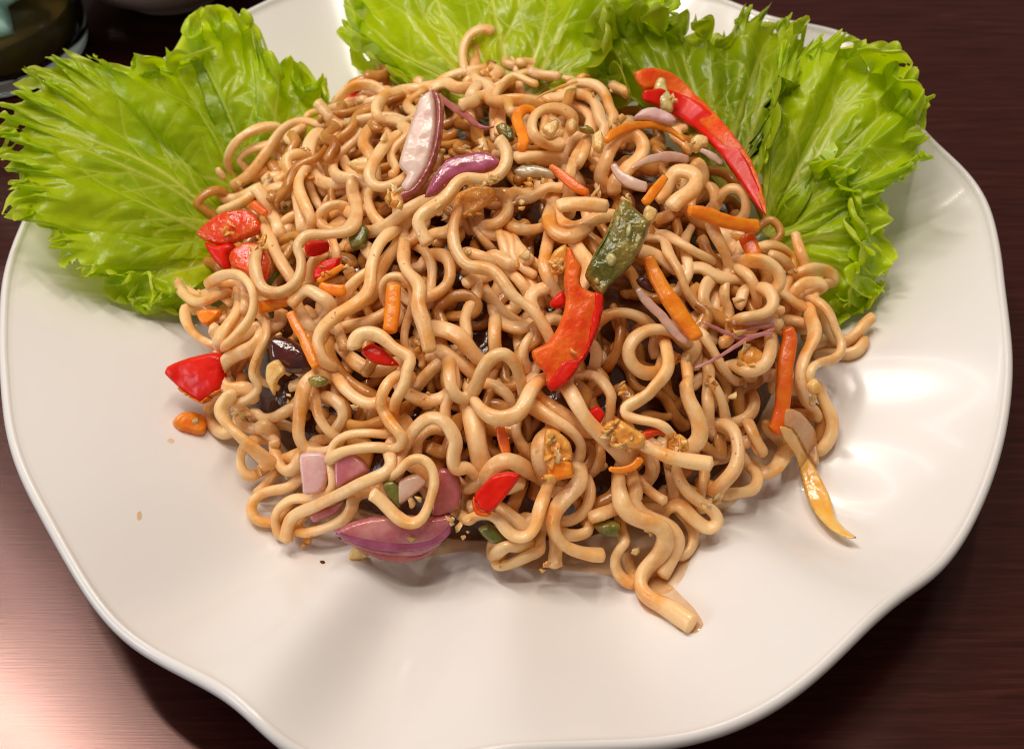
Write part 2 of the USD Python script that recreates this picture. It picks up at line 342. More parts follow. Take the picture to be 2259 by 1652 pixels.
def leaf(label, base, edge, mat, seed, ribs=7, bulge=.006, ruffle=.0058, waves=9, wave_amp=.0022, kr=34, curl=1.0, nS=210, nT=900, net=1.0, base_w=26, s_split=.70):
    """base: (x, y, z) of the hidden stalk end, edge: picture points with heights, walked round the leaf's outline"""
    rg = np.random.default_rng(seed)
    bx = np.array(base, float); e = np.array(edge, float)
    B3 = unproj(bx[None, :2], bx[2:3])[0]; E3 = unproj(e[:, :2], e[:, 2])
    c = np.concatenate([[0], np.cumsum(np.linalg.norm(np.diff(E3, axis=0), axis=1))])
    tt = np.linspace(0, c[-1], nT); L = c[-1]
    Et = np.stack([gaussian_filter1d(np.interp(tt, c, E3[:, k]), 5, mode='nearest') for k in range(3)], -1)
    S = np.linspace(0, 1, nS) ** .8; tn = tt / L
    # the stalk end has a width: leaf edges start side by side there
    d2 = Et[-1] - Et[0]; d2 /= np.linalg.norm(d2); bw = base_w * SC * .34
    Bt = B3 + np.outer((tn - .5) * bw, d2)
    Pm = Bt[None] + (Et - Bt)[None] * S[:, None, None]
    # smooth frame of the unruffled leaf
    def normals(Q):
        ds = np.gradient(Q, axis=0); dt = np.gradient(Q, axis=1)
        n = np.cross(ds, dt); n /= np.linalg.norm(n, axis=2, keepdims=True) + 1e-12
        flip = (n * (CAM - Q)).sum(2) < 0
        n[flip] *= -1; return n
    N = normals(Pm); Ns = S[:, None]
    N = N.mean((0, 1)) * .6 + N * .4; N /= np.linalg.norm(N, axis=2, keepdims=True)
    flat = Pm.copy()
    Pm = Pm + N * (bulge * np.sin(np.pi * np.clip(Ns, 0, 1)) )[..., None]
    # veins drawn in the flattened leaf
    ex = d2; ey = np.cross(N[nS // 2, nT // 2], ex); uv = np.stack([(flat - B3) @ ex, (flat - B3) @ ey], -1)
    pts, wid = [], []
    def vein(p, ang, ln, w0, w1, depth):
        n = max(int(ln / .0004), 4); cur = np.array(p, float); a = ang
        bend = rg.normal(0, .35) / n; nxt = rg.uniform(.004, .008); side = rg.choice([-1, 1]); run = 0
        for k in range(n):
            a += bend + rg.normal(0, .016); cur = cur + .0004 * np.array([math.cos(a), math.sin(a)]); run += .0004
            w = w0 + (w1 - w0) * k / n
            pts.append(cur.copy()); wid.append(w)
            if depth < 3 - (ln < .012) and run > nxt and k < n * .92:
                nxt = run + rg.uniform(.007, .014) ; side = -side
                vein(cur, a + side * rg.uniform(.45, .85), (ln - run) * rg.uniform(.35, .7) + .003, np.clip(w * .62, .00032, 1), .00026, depth + 1)
    for q in range(ribs):
        f = (q + .5) / ribs + rg.normal(0, .02); k = int(np.clip(f, 0, 1) * (nT - 1))
        v1, v0 = uv[-1, k], uv[0, k]; d = v1 - v0
        mid = abs(f - .5) < .55 / ribs
        vein(v0, math.atan2(d[1], d[0]) + rg.normal(0, .03), np.linalg.norm(d) * .94,   .0013 if mid else .00085, .0003, 0 if mid else 1)
    pts, wid = np.array(pts), np.array(wid)
    tr = cKDTree(pts); dd, ii = tr.query(uv.reshape(-1, 2), k=6)
    val = np.exp(-(dd / (wid[ii] * .75)) ** 2).max(1)
    strength = np.clip(wid[ii[:, 0]] / .0007, .5, 1)
    vv = (val * strength).reshape(nS, nT) * net; d0 = dd[:, 0].reshape(nS, nT)
    vv = np.maximum(vv, .55 * smooth01(S[:, None], .965, 1) + 0 * vv)
    puff = (1 - np.exp(-(d0 / .0012) ** 2))
    # folds that run out along the leaf, blisters between veins, a ruffled and torn margin
    ph = rg.uniform(0, 6.28, 8)
    nz = lambda f, s, o=2: fbm(np.stack([tn[None] * L * f + 0 * Ns, Ns * L * .35 * f + 0 * tn[None], 0 * Ns + 0 * tn[None] + seed], -1), 1.0, o, s)
    fold = np.sin(2 * np.pi * waves * tn[None] + ph[0] + 2.5 * nz(25, 1)) * Ns ** 1.4 * wave_amp
    blister = puff * (.0005 + .0007 * nz(180, 3)) * (1 - .5 * smooth01(Ns, .8, 1)) + nz(60, 9) * .0016 * Ns
    kr = kr * .85; w = smooth01(Ns, .70 + .16 * nz(28, 15), 1.0)
    midw = np.sin(2 * np.pi * kr * .24 * tn[None] + 6 * nz(16, 21) + ph[3]) * smooth01(Ns, .3, .95) * ruffle * .8 * (.6 + nz(20, 22))
    ph1 = 2 * np.pi * kr * tn[None] + 9 * nz(26, 4) + ph[1]; ph2 = 2 * np.pi * kr * 2.7 * tn[None] + 8 * nz(60, 5) + ph[2]
    amp = .25 + 1.5 * np.clip(nz(30, 6) + .45, 0, 1.4)
    r1 = np.sin(ph1) * w ** 1.2 * ruffle * 1.15 * amp; r2 = np.sin(ph2) * w ** 4 * ruffle * .5 * amp
    r3 = np.sin(2 * np.pi * kr * 6.5 * tn[None] + 9 * nz(110, 12)) * w ** 8 * ruffle * .16
    out = (flat[-1] - flat[-12]); out /= np.linalg.norm(out, axis=1, keepdims=True) + 1e-12
    tang = np.gradient(Et, axis=0); tang /= np.linalg.norm(tang, axis=1, keepdims=True) + 1e-12
    curlv = (-np.abs(np.sin(ph1 * .5 + 1)) * w ** 2.0 * ruffle * .9 * curl * amp + np.cos(ph2) * w ** 3 * ruffle * .35)
    side = np.cos(ph1) * w ** 1.5 * ruffle * .95 * curl * amp + np.cos(ph2) * w ** 3 * ruffle * .28
    teeth = (np.abs(((tn[None] * 120 + 5 * nz(60, 7)) % 1) - .5) * 2 - .5) *   .0006 * (1 + nz(90, 17)) * smooth01(Ns, .96, 1) + nz(40, 18) * .004 * smooth01(Ns, .5, 1) + nz(150, 8) * .0018 * smooth01(Ns, .85, 1)
    Pm = Pm + N * (fold + midw + blister + r1 + r2 + r3)[..., None] + out[None] * (curlv + teeth + .0012 * w)[..., None] + tang[None] * side[..., None]
    # the plate carries what would sink into it
    X, Y = Pm[..., 0], Pm[..., 1]; th = np.arctan2(Y, X); R, Z = rim_at(th)
    floor = np.where(np.hypot(X, Y) < R + .003, z_plate(X * np.minimum(1, R * .999 / np.maximum(np.hypot(X, Y), 1e-6)), Y * np.minimum(1, R * .999 / np.maximum(np.hypot(X, Y), 1e-6))) + .0006, -1)
    low = Pm[..., 2] < floor + .0012 * w
    Pm[..., 2] = np.where(low, floor + np.clip(.0015 + .35 * np.abs(r1 + r2), 0, .004) * w + .0003, Pm[..., 2])
    V = Pm.reshape(-1, 3); k = np.arange(nS * nT).reshape(nS, nT)
    F = np.concatenate([np.stack([k[:-1, :-1], k[1:, :-1], k[1:, 1:]], -1).reshape(-1, 3), np.stack([k[:-1, :-1], k[1:, 1:], k[:-1, 1:]], -1).reshape(-1, 3)])
    # torn holes and nicks in the margin
    hole = (fbm(V, 260, 2, seed + 30) > .46) & (np.repeat(S, nT) > .93)
    F = F[~hole[F].any(1)]
    ref = np.unique(F); lut = np.zeros(len(V), int); lut[ref] = np.arange(len(ref)); V, F = V[ref], lut[F]
    me = obj('lettuce_leaf', (V, F), mat, label=label, cat='lettuce')
    api = UsdGeom.PrimvarsAPI(stage.GetPrimAtPath(me.GetPath()))
    api.CreatePrimvar('vein', Sdf.ValueTypeNames.FloatArray, 'vertex').Set(Vt.FloatArray.FromNumpy(np.clip(vv, 0, 1).ravel()[ref].astype(np.float32)))
    ed = (smooth01(Ns, .55, 1) * .8 + 0 * vv)
    api.CreatePrimvar('edge', Sdf.ValueTypeNames.FloatArray, 'vertex').Set(Vt.FloatArray.FromNumpy(ed.ravel()[ref].astype(np.float32)))
    return me

leaf('large frilly lime green lettuce leaf spread over the left rim of the plate', (610, 560, .010),
     [(735, 235, .040), (722, 185, .043), (690, 158, .044), (640, 142, .045), (590, 130, .047), (568, 90, .050), (560, 55, .052), (520, 38, .053), (470, 38, .053), (430, 48, .052), (405, 78, .050), (420, 98, .050), (385, 102, .050), (340, 122, .050), (290, 138, .051), (235, 148, .052),
      (180, 142, .052), (130, 162, .052), (80, 182, .052), (58, 215, .052), (40, 245, .052), (20, 290, .052), (14, 345, .051), (20, 410, .050), (25, 484, .047), (88, 500, .042), (105, 545, .039), (140, 600, .035), (190, 605, .032), (240, 630, .029), (285, 665, .026), (300, 704, .023), (350, 692, .021), (405, 700, .018), (440, 650, .016)],
     M_leaf, 11, ribs=9, kr=30, waves=8, bulge=.005)
leaf('lettuce leaf standing behind the top of the heap, reaching out of the picture', (1130, 260, .040),
     [(900, 240, .040), (850, 165, .043), (800, 135, .044), (768, 80, .046), (762, 10, .048), (775, -60, .050), (860, -105, .053), (1000, -120, .055), (1150, -120, .056), (1300, -100, .056), (1400, -60, .055), (1470, -10, .054), (1500, 60, .052), (1480, 130, .048), (1420, 200, .044)],
     M_leaf, 23, ribs=9, kr=24, waves=9, bulge=.004, ruffle=.0056)
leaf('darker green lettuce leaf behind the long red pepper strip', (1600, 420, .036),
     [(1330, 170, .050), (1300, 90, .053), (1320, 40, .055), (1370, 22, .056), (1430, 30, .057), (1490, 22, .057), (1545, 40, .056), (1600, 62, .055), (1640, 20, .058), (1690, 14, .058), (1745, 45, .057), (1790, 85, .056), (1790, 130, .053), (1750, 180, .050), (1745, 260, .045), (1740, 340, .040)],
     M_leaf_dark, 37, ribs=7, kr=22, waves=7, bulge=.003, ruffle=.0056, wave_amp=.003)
leaf('broad upright lettuce leaf at the upper right rim of the plate', (1690, 520, .030),
     [(1665, 340, .043), (1695, 215, .051), (1715, 125, .057), (1775, 100, .058), (1830, 82, .058), (1880, 72, .057), (1935, 92, .056), (1985, 120, .054), (2020, 165, .052), (2038, 232, .050), (2018, 285, .048), (2048, 342, .045), (2000, 385, .043), (1955, 410, .041), (1900, 450, .037), (1850, 500, .032)],
     M_leaf, 51, ribs=7, kr=20, waves=6, bulge=.004, ruffle=.0056)
leaf('small frilly lettuce leaf lying on the plate right of the heap', (1690, 560, .024),
     [(1800, 400, .042), (1835, 330, .047), (1870, 345, .046), (1905, 385, .043), (1935, 440, .040), (1945, 500, .036), (1965, 560, .032), (1960, 610, .029), (1935, 655, .026), (1895, 680, .023), (1862, 712, .020), (1838, 735, .018), (1800, 700, .017), (1770, 660, .018)],
     M_leaf, 64, ribs=6, kr=19, waves=6, bulge=.005, ruffle=.0056)
# ------------------------------------------------------------------ noodles: each strand along its own path on the heap
# layer, ends (f free, t tucked into the heap), thickness; then the path
NOOD = '''
1 tt 1 A 600,1010 555,930 575,800 680,680 850,610 960,605
2 tt 1.05 A 590,1070 690,1020 800,900 900,760 980,650 1100,570 1200,565 1290,595 1390,575
1 tt 1 A 475,930 515,1010 590,1065 700,1040 830,960 900,910
1 tt .9 A 870,890 920,920 970,1010 975,1080
1 tt 1 A 480,1130 560,1190 650,1180 740,1130 800,1090
1 tt 1 A 490,1290 590,1250 690,1200 760,1130
3 fc 1.15 A 1255,395 1330,480 1420,570 1490,590 1600,560 1700,540 1800,530 1900,540 1985,580
3 tt 1 A 1680,800 1640,730 1690,630 1790,570 1900,560 1985,600
3 tt .9 A 1450,590 1415,650 1400,720 1440,800
2 tt 1.1 A 1330,670 1260,670 1205,770 1210,900 1250,1000 1330,1060 1440,1065 1510,1030
2 tt 1 A 1620,640 1560,720 1480,800 1410,880 1400,960 1450,1010 1560,1025 1670,1070 1750,1100
4 tt 1.05 A 1940,660 1850,720 1780,800 1720,900 1690,1000 1720,1070 1810,1090 1920,1050 2000,990
2 tt .95 A 1400,470 1440,390 1530,300 1620,270 1720,280 1800,330 1860,370
1 tt 1 A 1540,270 1640,230 1780,215 1900,230 1940,290
1 ft 1 A 1640,190 1750,200 1830,170 1835,130 1780,112
3 tt 1.1 A 2060,480 2110,420 2050,360 1950,335 1840,355 1755,430 1750,510 1800,560
1 ft 1.2 A 1670,390 1690,450 1680,530
3 tt 1.1 A 1190,840 1100,830 1030,865 1035,950 1065,1030 1030,1085 950,1095 870,1140 860,1220 910,1310 950,1400 965,1470
2 tt 1 A 960,1110 1050,1170 1100,1260 1090,1340 1020,1440
3 ft 1.05 A 755,1075 810,1130 860,1200 890,1280
3 tt 1.05 A 1200,930 1150,980 1120,1060 1140,1160 1190,1270 1225,1360 1210,1440
2 tt .95 A 1130,1000 1095,1090 1120,1210 1140,1330 1150,1440
2 tt .8 A 1190,1000 1230,1130 1300,1270
4 tt 1.15 A 1565,1040 1560,1150 1590,1250 1580,1350 1530,1430 1420,1460 1280,1470 1170,1490 1115,1560 D 1110,130 1135,210 1145,300 1110,410 1020,485 920,505 830,465 785,370 770,250 790,160
2 tt 1.05 A 1500,1250 1400,1235 1310,1290 1300,1380 1370,1430 1470,1390
1 tt .9 A 1470,1120 1400,1150 1340,1220
2 tt 1 A 1700,1110 1680,1190 1700,1280 1760,1370 1840,1420
2 tt 1.05 A 1740,1440 1870,1370 1970,1290 2080,1225 2170,1190 B 150,1420
5 ff 1.15 B 650,945 715,1010 740,1110 690,1220 580,1275 400,1270 320,1330 250,1430 120,1520 40,1590 E 30,180 60,270 115,375
2 tt 1 D 340,95 320,185 230,250 150,320 120,410
3 tt 1.05 D 230,250 185,350 205,450 290,520 410,500 510,440 600,410 680,460 705,560 690,680 620,790 540,880 480,930
3 tt 1.05 D 170,300 150,400 200,510 310,575 430,540 530,500
4 tt 1 D 380,430 480,375 580,350 670,375 740,460 765,560 745,680 680,780 610,860 530,930
3 tt 1 D 620,480 640,560 620,660 560,750 500,840 470,930
2 ft .95 D 400,770 450,800 480,870 500,930
2 tt 1 D 215,630 225,740 285,830 380,900 470,940
2 tt 1.05 D 740,800 640,880 540,940 470,1010 470,1090 520,1140
3 tt 1.1 D 830,820 770,920 650,985 540,1050 490,1130 500,1210 570,1270
3 tt .75 D 835,720 860,850 810,960 765,1060 755,1180 800,1250 760,1320 680,1370 590,1395
2 tt .6 D 870,740 865,880 820,1000 790,1100
2 tt 1.1 G 290,105 205,165 190,280 230,380 320,440
4 ft 1.1 G 355,80 355,150 300,230 325,330 420,440 520,530 620,620 700,680
2 tt 1 G 430,345 540,395 640,400
3 tt 1.05 G 590,405 660,380 715,440 725,540 755,660 815,740 890,705 925,620
2 tt .95 G 610,305 700,315 800,270 910,215
2 tt 1.1 G 475,550 450,640 470,740 550,780
1 tt 1 G 730,750 650,850 580,910
2 tt 1.05 G 890,830 800,880 680,900 580,950 540,1030 560,1110 640,1150 730,1150
3 tt 1.1 G 1160,-20 1050,-25 985,20 950,110 930,210 920,340 915,440 950,530 1040,585 1150,580 1220,540
2 tt 1.05 D 1250,1160 1400,1155 1480,1250 1590,1350 1680,1390 1760,1380
4 tt 1.1 D 1930,1160 1850,1215 1795,1310 1785,1400 1820,1480 1880,1570 G 1740,455 1745,525 1680,555 1550,548 1380,560 1260,590 1180,640
4 ft 1.1 D 1575,965 1575,890 1630,835 1730,830 1830,890 1930,970 2020,1030 1995,1110 1980,1200 1930,1310 1890,1420
3 tt 1.0 G 1560,440 1400,435 1270,465 1200,530 1175,640 1190,760 1190,860 1120,930 1000,960 880,960 790,1010 735,1080 735,1180 770,1260
4 tf 1.1 G 1650,620 1640,720 1560,780 1440,830 1300,900 1150,970 1000,1040 890,1090 840,1160 820,1240 812,1320
3 tt 1.1 G 1350,980 1320,1080 1220,1160 1080,1210 960,1230 880,1180
4 ft 1.05 G 1485,910 1560,960 1650,1050 1760,1140 1860,1150 1930,1080 1975,960 2005,830 1985,720 1930,655 1850,640 1770,690 1700,760
3 ft 1.05 G 1715,790 1700,690 1740,590 1810,460 1900,350 2000,310 2110,370 2170,480 H 125,520 105,620 130,725 200,710 260,750 315,850
1 tt 1 G 1870,560 1900,460 1990,400 2080,410
2 tt 1 G 1120,140 1220,185 1275,280 1240,370 1190,450
2 tt .9 G 1040,110 1060,230 1090,320 1150,410 1220,450
1 tt 1 G 1310,370 1450,380 1560,350 1700,270 1830,170
3 ft 1.1 D 1050,615 1110,535 1190,480 1280,520 1370,590 1350,670
3 tt 1.15 D 1880,10 1770,110 1720,230 1700,350 1690,460 1610,570 1480,650 1360,740 1290,830 1275,930 1310,1030 1390,1100
2 tt 1.1 D 1920,100 1830,230 1770,340 1740,470 1640,590
2 tt .95 D 1680,330 1560,430 1480,530 1430,610
1 tt 1 D 1130,640 1180,730 1250,820
2 tt 1.05 D 1440,790 1550,765 1680,730 1810,665
2 tf 1.1 D 1430,760 1465,870 1500,970
3 tt .95 D 1820,570 1790,470 1830,385 1930,370 2010,430 2035,540 2010,680 1975,800 1975,910
4 tf 1.2 D 1970,130 1965,230 1995,330 2060,400 2095,480 2080,580 2110,700 2150,850 2180,990
2 ft 1.1 D 1930,70 1970,90 2030,80 2080,20
2 tt 1 E 100,440 135,520 140,620 130,710
2 tt 1.1 E 180,440 265,480 285,580 260,680 180,750 70,800
1 tt 1 D 1450,150 1350,185 1260,230 1220,320 1215,400
2 tt .95 D 1390,90 1420,170 1430,250
2 tt 1.15 D 860,-30 890,60 930,160 990,270 1060,380
1 tt 1.2 D 250,340 330,275 430,265 510,330
1 tt .9 D 70,250 100,160 190,100 260,60
1 tt 1 A 110,1280 180,1330 250,1420 260,1500
1 tt 1.2 D 1480,960 1560,1040 1680,1110 1790,1110
1 tt 1.2 D 1400,1060 1470,1150 1570,1240 1690,1320
1 tt 1.1 D 2090,1230 2180,1130 2259,1060
2 tt 1.1 E -30,1565 80,1610 200,1595 290,1530
3 tt 1.2 E 350,80 315,200 310,320 350,440 430,530 540,550 640,585 720,680 800,780 900,850 990,940 1050,1040 1090,1120
2 tt 1.05 E 440,430 560,465 680,525 790,600 870,690 910,760
2 ft 1.05 E 385,695 470,640 570,615
1 tt 1 E 230,820 330,775 440,775 500,840 470,910 360,935 200,945
1 tt 1.3 E 560,740 660,850 740,940 820,980
2 tt 1.05 E 640,880 680,970 770,1020 880,1020 950,980
2 tt 1.0 E 645,950 640,1080 645,1180 660,1280
4 tt 1.1 E 275,1320 280,1430 310,1540 375,1595 450,1560 510,1450 560,1340 640,1255 720,1240 790,1300 835,1400 870,1520
4 tt 1.15 H 810,5 735,80 690,170 640,260 550,310 430,310 340,260 280,180
2 tt 1 E 990,1050 900,1140 870,1240 890,1330
1 tt 1 E 840,1020 835,1100 855,1210
2 tt 1.2 E 120,1030 260,1050 380,1120 460,1220 570,1300
2 tt 1.3 E 225,1215 330,1280 460,1380
2 tt 1.05 H 340,30 440,60 530,120 570,210
2 tt 1.05 E 1450,1010 1540,930 1660,905 1790,935 1890,1010
3 tt 1.1 E 2160,1140 2080,1070 1960,1040 1840,1060 1750,1130 1715,1220 1740,1310 1820,1380 1910,1390
4 tt 1.1 E 2015,1180 2035,1300 1995,1420 1900,1530 H 1695,95 1580,180 1480,250 1500,290 1620,330 1760,365 1830,430
3 tt 1.15 E 2180,1330 2185,1480 H 1970,20 1985,140 2040,260 2080,380 2070,490 2000,550 1910,585
3 tt 1.25 E 1280,320 1335,430 1395,530 1380,620 1340,700
4 ff 1.2 E 1130,60 1300,35 1450,45 1565,55
3 tt 1.2 E 1130,80 1160,180 1270,225 1400,180 1530,130
3 tt 1.2 E 1085,105 1090,210 1180,290 1290,285 1370,230
2 tt .95 E 1075,210 1060,380 1035,520 1060,620 1120,730
2 tt 1.1 E 760,215 900,245 1030,220
2 tf 1.2 E 790,320 850,420 930,525
2 tt 1 E 660,220 700,330 740,450 770,520
2 tt 1.05 B 740,1470 750,1520 690,1610 590,1640
2 tt 1.1 B 330,1620 380,1500 470,1420 580,1380
1 tt 1 E 1940,190 2060,165 2190,150
2 tt 1.1 F 300,310 420,380 540,450 650,510
2 tt 1.0 F 250,360 294,470 354,570 394,680 440,780 520,870
1 tt 1 E 1400,1150 1450,1200 1450,1310
1 tt 1 E 1650,990 1640,1150 1580,1290
2 tt 1.1 E 1420,1410 1520,1475 1580,1590 H 1370,170 1365,260 1335,340
1 tt 1.1 H 1240,40 1200,140 1230,240
4 tt 1.1 H 1000,40 1080,170 1150,290 1240,400 1340,500 1430,600 1500,680
2 tt 1.1 H 770,110 900,220 1020,300 1120,400 1190,430
3 tt 1.25 H 720,185 830,280 950,350 1060,430 1125,520 1120,610 1070,680
3 fc 1.25 B 645,100 560,68 470,95 410,165 385,260 395,370 430,470
2 tt 1.3 B 150,550 250,500 360,490 480,520
1 tt 1.2 B 240,350 290,440 240,520
2 tt 1.2 B 470,190 480,290 540,390 600,480
3 tt 1.05 B 430,660 460,580 530,500 600,485 690,510
2 tt 1.2 B 440,680 530,620 620,540
3 tt 1.1 B 640,700 650,600 710,520 780,490
2 tt 1 B 790,520 860,425 980,430 1100,490
3 tt .95 B 835,480 850,570 900,650
3 tt 1.1 B 680,650 800,640 940,660 1050,720
4 tt 1.15 B 1270,780 1150,705 1030,715 955,780 940,880 1000,970 1110,1010 1190,970
3 ft 1.3 B 790,1110 900,1090 1040,1100 1190,1115
4 tt 1.1 B 1400,915 1350,1020 1285,1120 1245,1230
3 tt 1 B 1310,920 1240,1000 1190,1090
3 tt 1.15 B 1220,550 1380,505 1500,560 1550,660 1600,770
3 tt 1.1 B 1200,610 1340,595 1450,670 1485,790 1530,850
2 tt 1.1 B 1190,690 1330,700 1430,790
2 tt .9 B 1170,560 1175,640 1120,710
3 tt 1.2 B 1720,1170 1810,1090 1830,990 1750,920 1650,945 1575,1030 1530,1130
1 tt 1.1 B 1440,330 1330,380 1240,420 1160,450
1 tt 1.1 B 1300,440 1440,400 1580,420 1680,450
1 tt 1 B 620,450 700,470 800,470
1 tt .9 B 660,300 730,270 800,320 820,400
4 tf 1.3 C 320,970 410,965 490,1010 480,1090 420,1150 330,1210 280,1280
3 tt 1.1 C 690,1170 740,1110 820,1105 885,1190 885,1290 850,1350
2 tt 1 C 600,1070 645,1140 650,1230
2 tt 1.2 C 500,890 545,980 540,1060
1 tt 1 C 1080,1350 1150,1400 1170,1480
3 ft 1.15 F 610,165 650,290 715,410 745,520 730,650 715,770
2 tt 1.1 F 690,270 780,370 830,470 820,540
2 tt 1 F 835,220 845,330 830,450
3 tt 1.15 F 860,500 980,490 1095,530 1160,610 1145,700 1080,730
2 tt 1.1 F 690,590 610,640 555,740 560,840 630,920
1 tt 1 F 640,740 640,830 640,920
3 tt 1.15 F 820,560 910,610 965,720 980,820
4 tt 1.15 F 1000,710 1080,740 1110,830 1060,900 950,930 830,960
3 tf 1.1 F 840,1010 1030,990 1190,1010
3 tf 1.0 F 1050,910 1130,880 1205,910
2 tt 1.05 F 1070,360 1190,390 1260,460 1270,560 1230,650
2 ft 1.0 F 1060,440 1150,460 1230,530 1260,640
2 tt 1.1 F 1240,630 1210,740 1215,870
2 ft 1 F 1290,250 1310,370 1350,480 1365,540
2 tt 1.1 F 1300,600 1420,560 1530,570 1610,650
2 tt 1 F 1265,780 1330,690 1430,660 1530,690
1 tt 1 F 1290,890 1340,810 1420,770
3 tt 1.15 F 1440,780 1400,860 1415,960 1440,1050 1420,1150 1370,1240 1335,1340 1325,1440 1345,1550 1385,1640 I 1410,220 1460,310
3 tt 1.1 F 1420,790 1500,840 1570,930 1610,1040 1650,1130 1650,1220 1580,1285 1470,1310 1405,1370 1390,1450
2 tt 1.1 F 1510,900 1535,1020 1610,1130
2 ft 1.1 F 1935,930 1840,1000 1760,1090 1680,1140
1 tt 1.1 F 1840,1120 1800,1200 1700,1240
2 tt 1.1 F 1230,960 1320,980 1400,1010
3 tt 1.2 F 1090,1090 1080,1240 1020,1340 920,1375 840,1340
2 tt 1.1 F 560,1100 620,1200 680,1310 740,1400 800,1450
2 tt 1.15 F 590,1350 590,1500 585,1600 I 590,250 590,340 630,430
2 tt 1.05 I 610,20 690,150 720,270 740,400
1 tt 1.1 I 930,100 960,200 920,290 830,340 740,360
3 tt 1.2 I 690,370 790,420 820,500 830,600 800,720 720,820 650,900
3 tt 1.1 I 910,350 970,480 1040,600
2 tt 1.2 I 1220,530 1180,640 1110,730 1020,750
2 tt 1.1 I 950,730 985,800 950,880 850,910 730,935
2 tt 1.15 I 1480,70 1540,220 1585,350 1560,480 1480,580
1 tt 1.1 I 1480,260 1490,400 1470,500
3 tt 1.1 I 325,700 365,820 450,930 560,1010 645,1085 660,1150 600,1195 510,1150 430,1080 350,1010 270,1040 245,1110
4 tf 1.25 H 1600,510 1750,590 1900,640 2050,665 2195,685
2 tt 1.1 H 2120,740 2110,840 2085,950
2 tt 1 I 120,630 155,720 100,810
3 tf 1.0 H 1620,840 1720,930 1825,990
1 tt 1.1 H 1950,1090 2030,1220 2020,1340 1920,1430
3 tf 1.4 H 1500,740 1560,860 1560,960 J 1190,120 1240,230 1340,300 1470,360 1580,440 1625,550 1580,680 1520,790 1450,890
4 tf 1.35 H 1430,760 1430,880 J 1065,120 1120,240 1250,325 1400,370 1490,440 1500,560 1430,690 1330,790 1265,900 1275,1010 1360,1100 1490,1170 1620,1250 1790,1370
2 tt 1.1 J 1110,550 1040,640 1010,740 1040,850 1110,920 1210,960
3 tt 1.15 H 880,800 830,950 790,1070 755,1190 690,1260 600,1260 520,1200 450,1120 340,1090 220,1140
3 tt 1.1 H 345,830 420,710 520,655 640,690 750,760
3 tf 1.3 H 1110,690 1115,830 1030,930 940,1030 900,1130 920,1240 990,1330 1090,1380 1200,1405 1330,1410
2 tt 1.1 H 1170,810 1200,940 1160,1050 1080,1120 980,1140
2 tt 1.2 H 970,1230 1070,1255 1190,1220
2 tt 1.2 H 430,1440 480,1370 580,1335 690,1350
2 tt 1.15 H 460,1500 570,1480 680,1430 800,1380
2 tf 1.2 H 930,1360 920,1440 925,1530
2 tt 1 H 460,1010 580,1110 690,1200
3 tt 1.1 H 860,450 790,540 795,660 830,780
2 tt 1 H 615,320 620,470 680,570 750,650
2 tt 1.9 H 235,250 275,390 300,540 340,690
1 tt 1.1 H 1280,560 1270,670 1180,760
2 ft 1.2 H 1180,1120 1300,1080 1400,1045
2 tt 1 H 1640,620 1690,700 1670,810
1 tt 1.1 H 640,880 600,980 560,1060
1 tt 1.1 H 1840,700 1860,830 1880,960
1 tt 1.1 H 1960,900 2060,960 2100,1040
1 tt 1 H 1560,1060 1680,1020 1790,1060
1 tt 1 A 300,1230 360,1160 440,1120 510,1130
1 tt 1 A 1330,520 1240,500 1180,540
1 tt 1 A 1050,640 1000,740 940,830
1 tt 1 A 640,870 720,800 850,760 980,760
1 tt 1 A 1000,1000 930,1000 850,1020
1 tt 1 C 400,1180 320,1290 210,1340
1 tt 1 F 440,250 400,400 430,540 400,640
1 tt 1 E 500,250 560,330 620,400
1 tt 1 E 900,600 960,700 1000,800
1 tt 1 F 900,1400 980,1440 1000,1400
1 tt 1.3 F 800,1500 900,1480 1000,1430
'''
R0 = .00127
NX = 15
STEP = 5.5
def noodle_t(px, off):
    t = hit(px, off)
    over = HAS[0] == False                       # stands clear of the heap: keeps the distance of the place it rises from
    if over.any() and (~over).any():
        k = np.nonzero(~over)[0]; near = k[np.abs(np.arange(len(px))[:, None] - k[None]).argmin(1)]
        t = np.where(over, t[near] - .002, t)
    return gaussian_filter1d(t, 2.0, mode='nearest')

